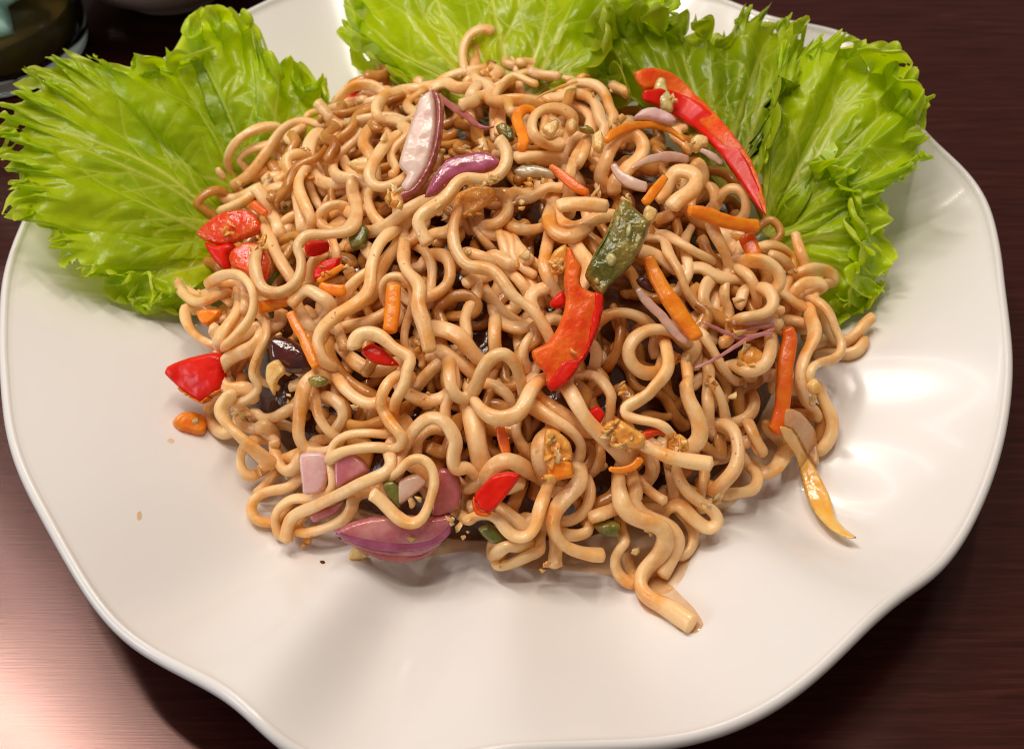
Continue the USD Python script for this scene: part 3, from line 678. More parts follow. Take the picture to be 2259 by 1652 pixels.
strands = []
for k, ln in enumerate(l for l in NOOD.strip().split('\n') if l.strip()):
    lev, ends, w, rest = ln.split(' ', 3)
    px = spline2(P(rest), STEP)
    # an end that is not free dives on under its neighbours
    def extend(px, at_start):
        q = px[::-1] if at_start else px
        d = q[-1] - q[-4]; h = math.atan2(d[1], d[0]); ph, am = rng.uniform(0, 6.28), rng.uniform(.5, 1.1); tr = rng.normal(0, .025); o = [q[-1]]
        for e in range(NX):
            rel = (o[-1] - np.array([1125, 760])) / np.array([700, 430]); far = np.clip(np.hypot(*rel) * 3 - 2.2, 0, 1)
            hh = h + am * (math.sin(e * .36 + ph) - math.sin(ph)) + tr * e
            dv = np.array([math.cos(hh), math.sin(hh)]) * (1 - far) - far * rel / (np.hypot(*rel) + 1e-9); o.append(o[-1] + STEP * .95 * dv / (np.linalg.norm(dv) + 1e-9))
        q = np.vstack([q, o[1:]])
        return q[::-1] if at_start else q
    a, b = ends[0] == 't', ends[1] == 't'
    if a: px = extend(px, True)
    if b: px = extend(px, False)
    lev = int(lev)
    dz = (lev - 3) * .0025
    t = noodle_t(px, dz)
    n = len(px); i = np.arange(n)
    wave = .0007 * np.sin(i * .16 + k * 1.7)
    dive = np.zeros(n)
    if a: dive += .0115 * np.clip(1 - i / (NX + 3), 0, 1) ** .9
    if b: dive += .0115 * np.clip(1 - (n - 1 - i) / (NX + 3), 0, 1) ** .9
    low = np.zeros(n)
    if a: low = np.maximum(low, np.clip((NX - i) / 3., 0, 1))
    if b: low = np.maximum(low, np.clip((NX - (n - 1 - i)) / 3., 0, 1))
    strands.append(dict(low=low, px=px, t=t + wave + dive, lev=lev, w=float(w), r=R0 * float(w) * (.93 + .12 * rng.random()), free=(not a, not b), k=k))

# pieces of vegetable registered as things the strands go over or under: filled in below, used by the settling
# (name, category, label, layer, thickness in mm, [(part, material key, widths, path)...])
STRIPS = [
 ('pepper_strip', 'red pepper', 'long arched red pepper strip at the upper right against the dark lettuce', 5, 2.4, [('flesh', 'flesh', '150,190,175,150,140,125,105,65,14', 'C 20,250 130,225 260,270 400,390 540,510 680,650 800,790 900,940 985,1110 1050,1310'), ('skin', 'skin', '80,160,185,175,150,135,95,14', 'C 60,360 260,395 415,470 580,590 735,770 860,960 965,1150 1052,1318')]),
 ('carrot_stick', 'carrot', 'bright orange carrot stick at the right, just below the end of the long pepper strip', 4, 2.6, [(None, 'carrot', '95,110,115,115,100', 'F 420,85 560,115 720,170 870,205 1000,205')]),
 ('carrot_stick', 'carrot', 'fat orange carrot stick slanting down beside the green chili', 4, 3.4, [(None, 'carrot', '95,125,130,130,125,105', 'F 105,450 170,620 270,790 370,930 450,1040 500,1125')]),
 ('carrot_stick', 'carrot', 'upright carrot stick framed by a noodle loop left of the middle', 3, 2.4, [(None, 'carrot', '105,120,120,110', 'D 1890,430 1880,560 1870,700 1850,825')]),
 ('carrot_stick', 'carrot', 'reddish carrot stick hanging down the right side of the heap', 2, 2.8, [(None, 'carrot_red', '110,130,130,130,130,120', 'F 1215,1030 1240,1150 1210,1300 1200,1450 1190,1600 I 1170,300 1110,430')]),
 ('carrot_stick', 'carrot', 'carrot stick end poking up under the bright stick at the right', 2, 2.6, [(None, 'carrot_red', '130,130,130', 'F 890,280 930,380 965,470')]),
 ('carrot_stick', 'carrot', 'carrot stick half buried under the deep U noodle at the left', 2, 2.4, [(None, 'carrot', '100,105,95', 'D 790,625 900,600 1060,555')]),
 ('carrot_stick', 'carrot', 'short carrot end right of the arched noodle at the left', 2, 2.2, [(None, 'carrot', '60,95,90', 'D 1290,440 1390,475 1500,480')]),
 ('carrot_stick', 'carrot', 'thin carrot shred hanging over the dark chili at the left', 3, 1.7, [(None, 'carrot', '70,80,80,80,60', 'D 1050,650 1100,760 1160,870 1215,1000 1265,1110')]),
 ('carrot_stick', 'carrot', 'bent carrot shred near the top, left of the noodle ring with garlic in it', 3, 1.8, [(None, 'carrot', '60,80,90,95,80', 'B 970,745 860,725 820,790 860,900 835,1040')]),
 ('carrot_stick', 'carrot', 'thin curved carrot shred below the long pepper strip', 4, 1.5, [(None, 'carrot', '50,70,70,65,55,40,30', 'B 1530,980 1620,895 1750,850 1900,840 2010,865 C 320,660 405,725')]),
 ('carrot_stick', 'carrot', 'carrot shred slanting right of the glassy onion near the top', 3, 1.7, [(None, 'carrot_red', '50,80,85,60', 'B 1080,1170 1200,1260 1300,1340 1395,1385')]),
 ('carrot_stick', 'carrot', 'small carrot shred above the green chili', 4, 1.6, [(None, 'carrot', '60,85,75', 'B 2015,1250 1930,1360 1840,1475')]),
 ('carrot_stick', 'carrot', 'tiny carrot tip standing on the back edge of the heap', 2, 1.4, [(None, 'carrot', '40,65,60', 'B 1170,370 1165,440 1170,500')]),
 ('carrot_stick', 'carrot', 'dark orange sliver between noodles at the front middle', 1, 2.0, [(None, 'carrot_red', '70,95,70', 'H 480,370 505,500 540,620')]),
 ('carrot_stick', 'carrot', 'thin carrot shred bent round the thick noodle at the front right', 4, 1.3, [(None, 'carrot', '45,60,60,70', 'H 1350,715 1430,730 1530,710 1610,630')]),
 ('carrot_stick', 'carrot', 'carrot shred with garlic on it left of the middle', 2, 1.5, [(None, 'carrot', '45,60,50', 'D 1270,420 1390,340 1490,285')]),
 ('carrot_stick', 'carrot', 'small carrot bit above the cut tomato', 3, 1.6, [(None, 'carrot_red', '60,70,40', 'A 745,1215 800,1265 870,1310')]),
 ('shallot_strand', 'shallot', 'purple edged shallot strands fanned out at the right of the heap', 3, 1.0, [('layer', 'pink', '20,30,34,34,26', 'F 540,985 680,1045 820,1095 1000,1080 1120,1035'), ('layer', 'pink', '24,34,34', 'F 860,1045 980,1022 1115,1000'), ('layer', 'shallot', '40,75,80,70', 'F 780,990 900,970 1010,965 1130,975')]),
 ('shallot_strand', 'shallot', 'thin pink shallot thread pointing down left at the right of the heap', 4, .8, [(None, 'pink', '16,26,34,36,30', 'F 480,1350 620,1290 760,1205 900,1120 1100,1080')]),
 ('shallot_strand', 'shallot', 'pale pink shallot strip under the fat carrot stick', 3, 1.4, [(None, 'shallot', '50,80,85,80,60', 'F 20,710 130,850 230,950 330,1070 430,1140')]),
 ('shallot_strand', 'shallot', 'brownish shallot strip right of the upright pale slice', 2, 1.2, [(None, 'plum', '30,60,60,40,20', 'B 190,590 300,690 420,770 510,845 640,850')]),
 ('shallot_strand', 'shallot', 'curved pinkish shallot strip in the upper right of the heap', 3, 1.5, [(None, 'shallot', '50,90,95,80', 'B 1590,1150 1645,1240 1740,1305 1870,1335')]),
 ('shallot_strand', 'shallot', 'pointed tan shallot sliver in the upper right of the heap', 3, 1.3, [(None, 'shallot', '16,70,85,60', 'B 1740,1190 1850,1130 2000,1095 2200,1125')]),
 ('shallot_strand', 'shallot', 'short pale shallot strip in front of the long pepper strip', 3, 1.0, [(None, 'shallot', '30,60,50', 'C 510,790 600,830 705,905')]),
 ('sprout_strand', 'sprout', 'long thin pale strand over the noodles near the top', 4, .6, [(None, 'cabbage', '8,24,30,18', 'B 960,640 1060,580 1190,530 1310,490')]),
]
# (name, category, label, layer, [(part, material key, thickness mm, edge mm, outline)...])
CHUNKS = [
 ('pepper_piece', 'red pepper', 'big curved red pepper piece in the middle of the heap', 4, [('flesh', 'flesh', 1.5, .9, 'E 1215,380 1255,395 1295,470 1340,545 1325,640 1345,705 1440,745 1505,775 1500,900 1460,1050 1420,1150 1380,1240 1300,1360 1200,1480 1095,1530 1060,1480 1040,1390 960,1300 940,1215 1060,1150 1150,1020 1195,900 1212,780 1195,650 1208,520'),
    ('skin', 'skin', 2.0, .5, 'E 1440,742 1513,774 1508,900 1467,1052 1426,1152 1386,1243 1305,1365 1204,1486 1093,1537 1055,1480 1110,1400 1190,1290 1300,1275 1375,1150 1400,1000 1425,860')]),
 ('pepper_piece', 'red pepper', 'pointed red pepper wedge lying on the plate at the left edge', 3, [('skin', 'skin', 2.2, 1.4, 'D 60,1150 85,1085 250,1020 440,978 520,1000 540,1160 525,1270 425,1335 360,1385 200,1285'), ('flesh', 'carrot_red', 2.35, .35, 'D 66,1165 190,1262 360,1362 425,1318 520,1262 520,1290 425,1345 360,1395 195,1292')]),
 ('tomato_piece', 'tomato', 'glistening cut tomato at the left, its seedy side up', 3, [('flesh', 'tomato', 1.6, .9, 'A 305,1475 400,1370 540,1290 720,1275 800,1330 835,1440 700,1505 600,1545 480,1562 370,1522'), ('skin', 'skin', 2.4, 1.4, 'D 370,95 470,125 600,108 640,170 580,210 570,330 450,255')]),
 ('tomato_piece', 'tomato', 'orange red tomato piece with crumbs on it, left of the U noodle', 3, [(None, 'tomato', 2.0, 1.2, 'D 590,170 700,100 830,120 900,250 860,430 760,410 700,370 605,315 568,240')]),
 ('pepper_piece', 'red pepper', 'small bright red pepper square under the arched noodle at the front', 4, [('skin', 'skin', 1.4, .5, 'H 420,770 560,742 645,770 560,900 410,1068 320,1045 275,930 340,850'), ('flesh', 'flesh', 1.1, .5, 'H 268,925 318,1050 408,1075 395,1100 290,1090 255,1000')]),
 ('pepper_piece', 'red pepper', 'little red pepper bit right of the slanting noodle below the middle', 2, [(None, 'skin', 1.5, .8, 'H 1185,265 1260,215 1320,280 1280,360 1215,315')]),
 ('pepper_piece', 'red pepper', 'thin orange red pepper shaving under the bent noodle at the front right', 3, [(None, 'flesh', 1.0, .5, 'H 1600,430 1700,395 1800,405 1850,465 1760,450 1680,480 1620,500')]),
 ('pepper_piece', 'red pepper', 'dark red pepper bit seen through the square gap right of the tomato', 2, [(None, 'skin', 1.2, .7, 'D 1180,100 1360,90 1360,170 1190,210')]),
 ('pepper_piece', 'red pepper', 'dark red pepper bit under the small noodle arch right of the tomato', 2, [(None, 'skin', 1.4, .8, 'D 1240,330 1330,240 1460,220 1420,320 1250,415')]),
 ('pepper_piece', 'red pepper', 'dark red pepper piece in the gap below the upright carrot stick', 2, [(None, 'skin', 1.4, .8, 'D 1620,970 1710,905 1850,995 1930,1085 1740,1070')]),
 ('pepper_piece', 'red pepper', 'small red pepper bit behind the top left of the central pepper piece', 2, [(None, 'skin', 1.3, .7, 'E 1080,830 1190,730 1215,850 1110,875')]),
 ('pepper_piece', 'red pepper', 'dark red pepper bit under the noodle arch at the upper left', 1, [(None, 'skin', 1.3, .7, 'A 1430,470 1500,360 1640,330 1740,370 1640,400 1500,520')]),
 ('chili_ring', 'chili', 'orange chili ring piece with pale seeds at the left edge of the heap', 2, [('flesh', 'carrot', 1.7, .9, 'D 108,1538 170,1468 250,1458 345,1478 390,1560 350,1645 250,1632 160,1605'), ('seed', 'seed', 1.7, .6, 'D 240,1530 320,1500 330,1565 260,1580')]),
 ('carrot_piece', 'carrot', 'flat carrot piece under the noodle bundle at the left edge', 1, [(None, 'carrot', 1.5, .8, 'D 305,650 500,640 490,700 400,770 345,750')]),
 ('carrot_piece', 'carrot', 'saucy carrot cube stuck to the noodle knot at the front middle', 3, [(None, 'carrot', 1.6, .8, 'H 880,640 1050,665 1065,785 960,810 870,830 850,740')]),
 ('shallot_slice', 'shallot', 'upright pale shallot slice with a brown edge, left of the top', 4, [('flesh', 'shallot_pale', 1.5, 1.0, 'A 2090,390 2190,320 2225,420 2230,620 2200,800 2150,960 2070,1080 1990,1150 1940,1090 1990,1000 1930,930 1965,760 2020,590 2065,470'), ('skin', 'plum', 1.9, .7, 'A 2185,320 2250,345 2290,450 2275,690 2230,870 2170,1010 2080,1140 1960,1215 1850,1215 1900,1130 2020,1120 2110,1010 2170,880 2205,760 2225,600 2222,440')]),
 ('shallot_petal', 'shallot', 'glossy purple shallot petal right of the upright slice', 4, [(None, 'purple', 1.6, 1.3, 'B 80,1420 150,1250 260,1120 400,1075 550,1055 660,1100 690,1160 560,1225 400,1255 280,1310 180,1400')]),
 ('shallot_wedge', 'shallot', 'layered red shallot wedge lying at the front edge of the heap', 3, [('cut_face', 'pink', 2.1, .7, 'G 1230,1215 1340,1150 1500,1105 1750,1085 2000,1100 2140,1080 2125,1180 1990,1290 1780,1325 1560,1310 1380,1270'), ('layer', 'purple', 1.75, .6, 'G 1195,1215 1400,1180 1750,1160 2000,1170 2145,1120 2140,1230 2040,1320 1900,1372 1720,1388 1560,1375 1360,1315'), ('layer', 'pink', 1.45, .6, 'G 1215,1240 1400,1230 1750,1220 2000,1230 2120,1210 2060,1320 1900,1410 1720,1425 1560,1405 1370,1350'), ('layer', 'plum', 1.15, .6, 'G 1230,1270 1400,1290 1750,1290 2000,1290 2085,1290 1990,1390 1890,1450 1750,1475 1600,1455 1420,1385')]),
 ('shallot_piece', 'shallot', 'pale pink shallot block left of the front wedge, behind a vertical noodle', 3, [(None, 'shallot_pink', 2.0, .8, 'G 935,600 1140,590 1160,800 1110,905 960,925 945,800')]),
 ('shallot_piece', 'shallot', 'reddish shallot piece behind the long front left noodle', 2, [(None, 'pink', 1.8, .8, 'G 1220,630 1390,605 1490,740 1320,830 1225,880')]),
 ('shallot_piece', 'shallot', 'small red shallot piece framed by two noodles above the front wedge', 2, [(None, 'pink', 1.4, .7, 'G 1010,1090 1200,1010 1290,980 1250,1060 1130,1120 1040,1150')]),
 ('shallot_piece', 'shallot', 'brownish shallot piece in shade above the right end of the front wedge', 1, [(None, 'plum', 1.8, .8, 'G 2050,710 2200,770 2210,1030 2000,1110 1980,950')]),
 ('shallot_piece', 'shallot', 'tan shallot piece inside the pointed noodle loop at the front', 2, [(None, 'shallot', 1.4, .6, 'G 1720,820 1880,760 1950,830 1800,965 1720,1010')]),
 ('shallot_slice', 'shallot', 'small pink shallot slice on the start of the long pepper strip', 5, [(None, 'shallot_pink', 1.0, .7, 'B 1750,790 1820,718 1920,700 2050,750 2105,820 2040,835 1950,815 1850,800')]),
 ('shallot_slice', 'shallot', 'pointed pale shallot tip sticking up above the long pepper strip', 5, [(None, 'shallot', .9, .6, 'C 165,70 207,38 250,110 290,185 270,215 165,160')]),
 ('shallot_slice', 'shallot', 'cream shallot piece lying on the long pepper strip', 5, [(None, 'seed', 1.1, .7, 'C 150,310 190,215 245,230 255,300 310,400 300,490 220,480 180,400')]),
 ('cabbage_sliver', 'cabbage', 'translucent yellow sliver hanging down onto the plate at the right', 4, [('leaf', 'cabbage', .55, .5, 'I 1160,380 1260,400 1350,560 1440,700 1510,830 1570,960 1610,1110 1700,1210 1780,1275 1690,1272 1560,1200 1450,1080 1370,920 1320,730 1290,620 1200,490'), ('lump', 'cabbage_pink', 1.1, .8, 'I 1215,240 1330,270 1440,400 1470,520 1475,680 1445,690 1350,540 1260,400 1195,370')]),
 ('green_chili', 'green chili', 'seedy green chili piece left of the fat carrot stick', 5, [('flesh', 'green', 1.9, 1.3, 'E 1640,20 1690,0 1770,80 1890,190 1850,330 1790,460 1690,580 1570,690 1490,780 1410,690 1365,610 1430,450 1500,330 1570,180'), ('seed', 'seed', 2.6, 1.1, 'E 1500,480 1540,425 1600,430 1630,500 1590,560 1530,560'), ('seed', 'seed', 2.4, .8, 'E 1425,660 1450,625 1480,650 1480,695 1445,700'), ('seed', 'seed', 2.6, .9, 'E 1620,70 1650,40 1680,90 1670,170 1630,160'), ('seed', 'seed', 2.7, .9, 'E 1665,260 1720,160 1745,240 1720,340 1680,340'), ('edge', 'olive', 2.2, .5, 'E 1640,15 1605,110 1570,190 1510,320 1440,440 1380,580 1365,610 1420,560 1460,460 1530,340 1590,210 1640,80')]),
 ('chili_piece', 'chili', 'small green chili bit beside the bent carrot shred near the top', 2, [(None, 'green', 1.4, .8, 'B 650,850 720,830 790,880 800,960 760,980 680,920')]),
 ('chili_piece', 'chili', 'small green chili bit right of the noodle ring with garlic in it', 4, [(None, 'green', 1.0, .6, 'B 1310,870 1370,840 1430,870 1440,910 1350,905')]),
 ('chili_piece', 'chili', 'dark green chili bit in a gap at the upper left', 1, [(None, 'olive', 1.4, .8, 'A 1520,1500 1600,1390 1680,1420 1660,1560 1560,1600')]),
 ('chili_piece', 'chili', 'olive scrap lying on the upright noodle loop at the front left', 5, [(None, 'green', .8, .6, 'D 1200,1190 1280,1160 1360,1190 1350,1240 1260,1260 1215,1240')]),
 ('chili_piece', 'chili', 'dark green strip above the front shallot wedge', 2, [(None, 'olive', 1.2, .6, 'G 1590,830 1680,810 1740,900 1730,1040 1640,960')]),
 ('chili_piece', 'chili', 'olive strip on top of the front shallot wedge', 3, [(None, 'olive', .9, .5, 'G 1590,1140 1690,1150 1790,1230 1770,1260 1660,1210')]),
 ('bean_piece', 'bean', 'dull green bean piece under the noodles at the front edge', 1, [(None, 'olive', 2.0, 1.2, 'H 300,1200 390,1160 480,1220 530,1300 420,1320')]),
 ('bean_piece', 'bean', 'brown green scrap between noodles left of the lowest noodle', 1, [(None, 'green', 1.6, 1.0, 'H 1230,1170 1360,1130 1450,1160 1430,1260 1290,1250')]),
 ('dark_chili', 'chili', 'shiny dark dried chili in the gap at the left of the heap', 1, [(None, 'dark', 2.0, 1.5, 'D 890,870 1000,850 1120,900 1230,1010 1240,1130 1060,1150 900,1040')]),
 ('dark_chili', 'chili', 'small charred shallot end beside the fat carrot stick', 3, [(None, 'dark', 1.0, .7, 'F 10,640 70,610 120,660 150,740 90,730 30,690')]),
 ('onion_piece', 'onion', 'glassy translucent onion piece right of the purple shallot petal', 3, [('layer', 'glassy', 1.0, .8, 'B 790,1210 860,1165 980,1165 1100,1210 1130,1270 980,1260 860,1265'), ('layer', 'olive', 1.1, .5, 'B 820,1195 900,1160 990,1170 900,1185')]),
 ('garlic_piece', 'garlic', 'pale garlic chunk inside the noodle ring near the top', 5, [(None, 'bit', 1.6, .6, 'B 1015,870 1070,820 1150,800 1160,850 1100,945 1040,910')]),
 ('garlic_piece', 'garlic', 'yellow garlic chunk right of the noodle ring near the top', 4, [(None, 'bit', 1.6, .7, 'B 1210,840 1260,790 1310,840 1290,900 1240,935')]),
 ('garlic_piece', 'garlic', 'yellow garlic slice inside the noodle loop at the upper left', 3, [(None, 'bit', 1.2, .7, 'A 1510,910 1590,865 1690,860 1690,950 1620,985 1550,950')]),
 ('garlic_piece', 'garlic', 'boxy garlic piece on the noodle right of the green bit near the top', 5, [(None, 'bit', 1.3, .5, 'B 1430,920 1490,885 1520,960 1500,1070 1430,1040')]),
 ('garlic_piece', 'garlic', 'pale angular garlic piece in front of the long pepper strip', 5, [(None, 'bit', 1.2, .5, 'C 450,710 490,675 580,695 585,770 540,780 500,820 440,790')]),
 ('garlic_piece', 'garlic', 'garlic slice standing above the green chili', 5, [(None, 'bit', 1.1, .5, 'F 70,90 100,45 180,90 140,190 70,180')]),
 ('garlic_piece', 'garlic', 'pale garlic chunk on the outer right noodle', 5, [(None, 'bit', 1.3, .6, 'F 1380,1480 1440,1430 1480,1470 1490,1540 1410,1560')]),
 ('garlic_piece', 'garlic', 'tan garlic wedge standing in the gap beside the dark chili', 3, [(None, 'bit', 1.3, .5, 'D 870,1080 960,1035 1020,1140 960,1200 930,1330 860,1200')]),
 ('garlic_piece', 'garlic', 'tan crumb on the plate under the front shallot wedge', 3, [(None, 'bit', 1.2, .6, 'G 1320,1400 1370,1350 1440,1370 1480,1420 1400,1450 1320,1440')]),
 ('garlic_piece', 'garlic', 'garlic slice standing at the very back left of the heap', 3, [(None, 'bit', 1.0, .5, 'A 1915,160 1945,85 1985,130 2010,200 1990,300 1940,250')]),
 ('garlic_piece', 'garlic', 'orange garlic cube at the back left of the heap', 3, [(None, 'bit', 1.4, .5, 'A 2030,250 2080,210 2135,230 2130,300 2050,300')]),
 ('garlic_clump', 'garlic', 'wet orange clump of minced garlic below the central red pepper, on the slanting noodle', 4, [(None, 'clump', 1.5, 1.2, 'H 1290,430 1340,345 1450,330 1560,395 1650,460 1610,560 1500,560 1400,510')]),
 ('garlic_clump', 'garlic', 'wet orange clump of minced garlic above the carrot cube at the front middle', 3, [(None, 'clump', 1.5, 1.2, 'H 850,400 930,410 1040,510 1060,640 990,680 900,700 850,640 830,520')]),
 ('garlic_clump', 'garlic', 'wet orange clump of minced garlic left of the tip of the green chili', 3, [(None, 'clump', 1.4, 1.0, 'E 1070,520 1120,410 1210,360 1235,450 1190,590 1100,605')]),
 ('garlic_clump', 'garlic', 'brownish wet clump in the bend of the noodle below the purple petal', 2, [(None, 'clump', 1.3, 1.2, 'B 330,1400 480,1330 620,1340 660,1420 560,1500 420,1580 310,1600')]),
 ('garlic_clump', 'garlic', 'saucy clump inside the noodle ring under the pink shallot thread at the right', 2, [(None, 'clump', 1.4, 1.2, 'F 830,1220 920,1170 1020,1220 1030,1320 930,1360 840,1330')]),
 ('garlic_clump', 'garlic', 'orange clump beside the bent noodle at the front right', 3, [(None, 'clump', 1.2, 1.0, 'H 1830,480 1920,440 1990,500 1990,570 1880,590 1820,550')]),
 ('garlic_clump', 'garlic', 'orange crumbly clump under the foot of the upright shallot slice', 4, [(None, 'clump', 1.2, .9, 'A 1810,1180 1880,1120 1960,1180 1950,1250 1870,1260')]),
]
def poly_px(text, smooth=True):
    q = P(text); c = np.concatenate([q, q[:1]]); d = np.concatenate([[0], np.cumsum(np.linalg.norm(np.diff(c, axis=0), axis=1) ** .5)])
    cs = CubicSpline(d, c, bc_type='periodic'); g = cs(np.linspace(0, d[-1], 200))
    lin = np.stack([np.interp(np.linspace(0, d[-1], 200), d, c[:, k]) for k in (0, 1)], -1)
    pg = sg.Polygon(.55 * g + .45 * lin)
    return pg if pg.is_valid else max(getattr(pg.buffer(0), 'geoms', [pg.buffer(0)]), key=lambda s: s.area)
RAWP = []
for nm, cat, lab, lev, th, parts in STRIPS:
    for pn, mk, wd, path in parts:
        q = spline2(P(path), 5); w = np.interp(np.linspace(0, 1, len(q)), np.linspace(0, 1, len(wd.split(','))), [float(v) for v in wd.split(',')]) * ZK
        d = np.gradient(q, axis=0); d /= np.linalg.norm(d, axis=1, keepdims=True); nn = np.stack([-d[:, 1], d[:, 0]], -1)
        for f in (-.3, 0, .3): RAWP.append((q + nn * (w * f)[:, None], lev, th * .0005 * .9))
for nm, cat, lab, lev, parts in CHUNKS:
    for pn, mk, th, ed, outl in parts[:1]:
        pg = poly_px(outl).buffer(-3); x0, y0, x1, y1 = pg.bounds if not pg.is_empty else (0, 0, 0, 0)
        g = np.stack(np.meshgrid(np.arange(x0, x1, 6), np.arange(y0, y1, 6)), -1).reshape(-1, 2)
        if len(g):
            g = g[shapely.contains_xy(pg, g[:, 0], g[:, 1])]
            if len(g): RAWP.append((g, lev, th * .0009))

PXA = np.concatenate([s['px'] for s in strands]); TA = np.concatenate([s['t'] for s in strands])
RA = np.concatenate([np.full(len(s['px']), s['r']) for s in strands])
PR = np.concatenate([s['lev'] * 1000 * (1 - s['low']) + s['k'] - 1000 * s['low'] * (4 - s['lev']) * .3 for s in strands])
IDX = np.concatenate([np.arange(len(s['px'])) for s in strands])
SID = np.concatenate([np.full(len(s['px']), s['k']) for s in strands])
starts = np.cumsum([0] + [len(s['px']) for s in strands])
NPT = len(PXA)
if RAWP:
    pp, pt, pr_, pl = [], [], [], []
    for g, lev, rad in RAWP:
        pp.append(g); pt.append(hit(g, (lev - 3) * .0025 + .0005)); pr_.append(np.full(len(g), rad)); pl.append(np.full(len(g), lev * 1000 + 500))
    PXA = np.vstack([PXA] + pp); TA = np.concatenate([TA] + pt); RA = np.concatenate([RA] + pr_); PR = np.concatenate([PR] + pl)
    IDX = np.concatenate([IDX, np.zeros(len(PXA) - NPT, int)]); SID = np.concatenate([SID, np.full(len(PXA) - NPT, -1)])
MM = PXA * SC * .325                       # sideways place in metres at the food's distance
tree = cKDTree(MM)
pairs = tree.query_pairs(.0046, output_type='ndarray')
i, j = pairs[:, 0], pairs[:, 1]
keep = ((SID[i] != SID[j]) | (np.abs(IDX[i] - IDX[j]) > 14)) & ~((SID[i] < 0) & (SID[j] < 0))
i, j = i[keep], j[keep]
same = SID[i] == SID[j]
sw = np.where(same, IDX[i] < IDX[j], PR[i] > PR[j])      # i becomes the one above
i, j = np.where(sw, i, j), np.where(sw, j, i)
lat2 = ((MM[i] - MM[j]) ** 2).sum(1)
need = np.sqrt(np.clip((RA[i] + RA[j]) ** 2 - lat2, 0, None)) * .97
ok = need > 1e-5; i, j, need = i[ok], j[ok], need[ok]
T_PLATE = hit(PXA, 0, z_plate); SEEN_OFF = T_PLATE > .24
fixed = SID < 0
T0 = TA.copy()
for it in range(60):
    gap = need - (TA[j] - TA[i])
    bad = gap > 0
    up_, dn = np.zeros(len(TA)), np.zeros(len(TA))
    g = np.where(bad, gap, 0)
    np.maximum.at(up_, i, np.where(fixed[j], g, g * .35)); np.maximum.at(dn, j, np.where(fixed[i], g, g * .5))
    mv = (dn - up_) * .7; mv[fixed] = 0
    TA += mv
    TA = np.where(fixed, TA, np.minimum(TA, T_PLATE - RA * 1.05 / np.clip(.75, .5, 1)))
    TA[~fixed] += (T0[~fixed] - TA[~fixed]) * .015
    for s0, s1 in zip(starts[:-1], starts[1:]):
        TA[s0:s1] = gaussian_filter1d(TA[s0:s1], 1.6, mode='nearest')
for s, s0, s1 in zip(strands, starts[:-1], starts[1:]): s['t'] = TA[s0:s1]

LABELS = {}   # picture place -> label of a strand that can be told from the rest
def named(text, label): LABELS[tuple(P(text)[0])] = label
named('J 1620,1250', 'thick tan noodle hanging lowest, its cut end lying on the white plate')
named('B 560,68', 'noodle curling up like a hook at the very top of the heap')
named('E 1450,45', 'short straight noodle on top of the knot left of the green chili')
named('H 2050,665', 'short thick noodle with a blunt cut end pointing right, near the front right')
named('H 1200,405', 'noodle with a broad torn end pointing right at the front edge of the heap')
named('F 1840,1000', 'stray noodle end sticking out rightmost over the bare plate')
named('B 580,1275', 'noodle running across the purple shallot petal, its end bent down like a hook')
named('G 1440,830', 'long noodle lying across the pink shallot pieces at the front left')
named('G 930,210', 'noodle bent into an upright loop above the pink shallot at the front')
named('E 1715,1220', 'noodle curled into a round spiral right of the central red pepper')
named('A 1690,1000', 'noodle loop below the upright pale shallot slice')
named('H 430,310', 'noodle bent into a wide U just below the tip of the central red pepper')
named('E 640,1255', 'noodle in a W bend left of the tip of the central red pepper')
named('D 1020,485', 'long noodle running down into a deep U right of the cut tomato')
named('D 745,680', 'folded noodle on top of the bundle at the left edge of the heap')
named('G 325,330', 'noodle sloping down beside the orange chili ring at the left edge')
named('G 1975,960', 'noodle loop with a pointed end lying over the front shallot wedge')
named('E 540,550', 'long noodle slanting down from the middle of the heap to the red pepper')
named('H 520,655', 'noodle arched over the small red pepper square at the front')
named('F 1440,1050', 'long wavy noodle running down the right side beside the red carrot stick')
named('H 235,250', 'broad flat noodle hanging left of the orange sliver in the front middle')
named('A 1330,480', 'straight noodle end pointing up left at the upper left edge')
named('D 1830,385', 'noodle loop around the upright carrot stick left of the middle')
named('B 790,1110', 'short pale noodle lying flat right of the purple shallot petal')
GEN = 'curly tan noodle tangled with many others in the heap on the plate'

nood_things = []
def strand_mesh(pts, r, seed, sides=10, ends=.35):
    f = rng.uniform(1.03, 1.28)
    return sweep(pts, r * f, r / f, sides, power=rng.uniform(2.1, 2.8), twist=rng.uniform(-4, 4), round_ends=ends, seed=seed, rough=.20)
lab_keys = list(LABELS)
owner = {}
for key in lab_keys:
    best = min(strands, key=lambda s: np.linalg.norm(s['px'] - np.array(key), axis=1).min() - (0.0 if s['k'] not in owner else -1e6))
    owner[best['k']] = LABELS[key]
for s in strands:
    d = ray(s['px']); pts = CAM + d * s['t'][:, None]
    pts = np.stack([gaussian_filter1d(pts[:, c], .8, mode='nearest') for c in range(3)], -1)
    s['p3'] = pts
    lab = owner.get(s['k'])
    obj('noodle', strand_mesh(pts, s['r'], s['k']), M_noodle_shade if (s['lev'] <= 1 and rng.random() < .3) else M_noodle,
        label=lab or GEN, cat='noodle', group='noodles in the heap' if lab is None else None)

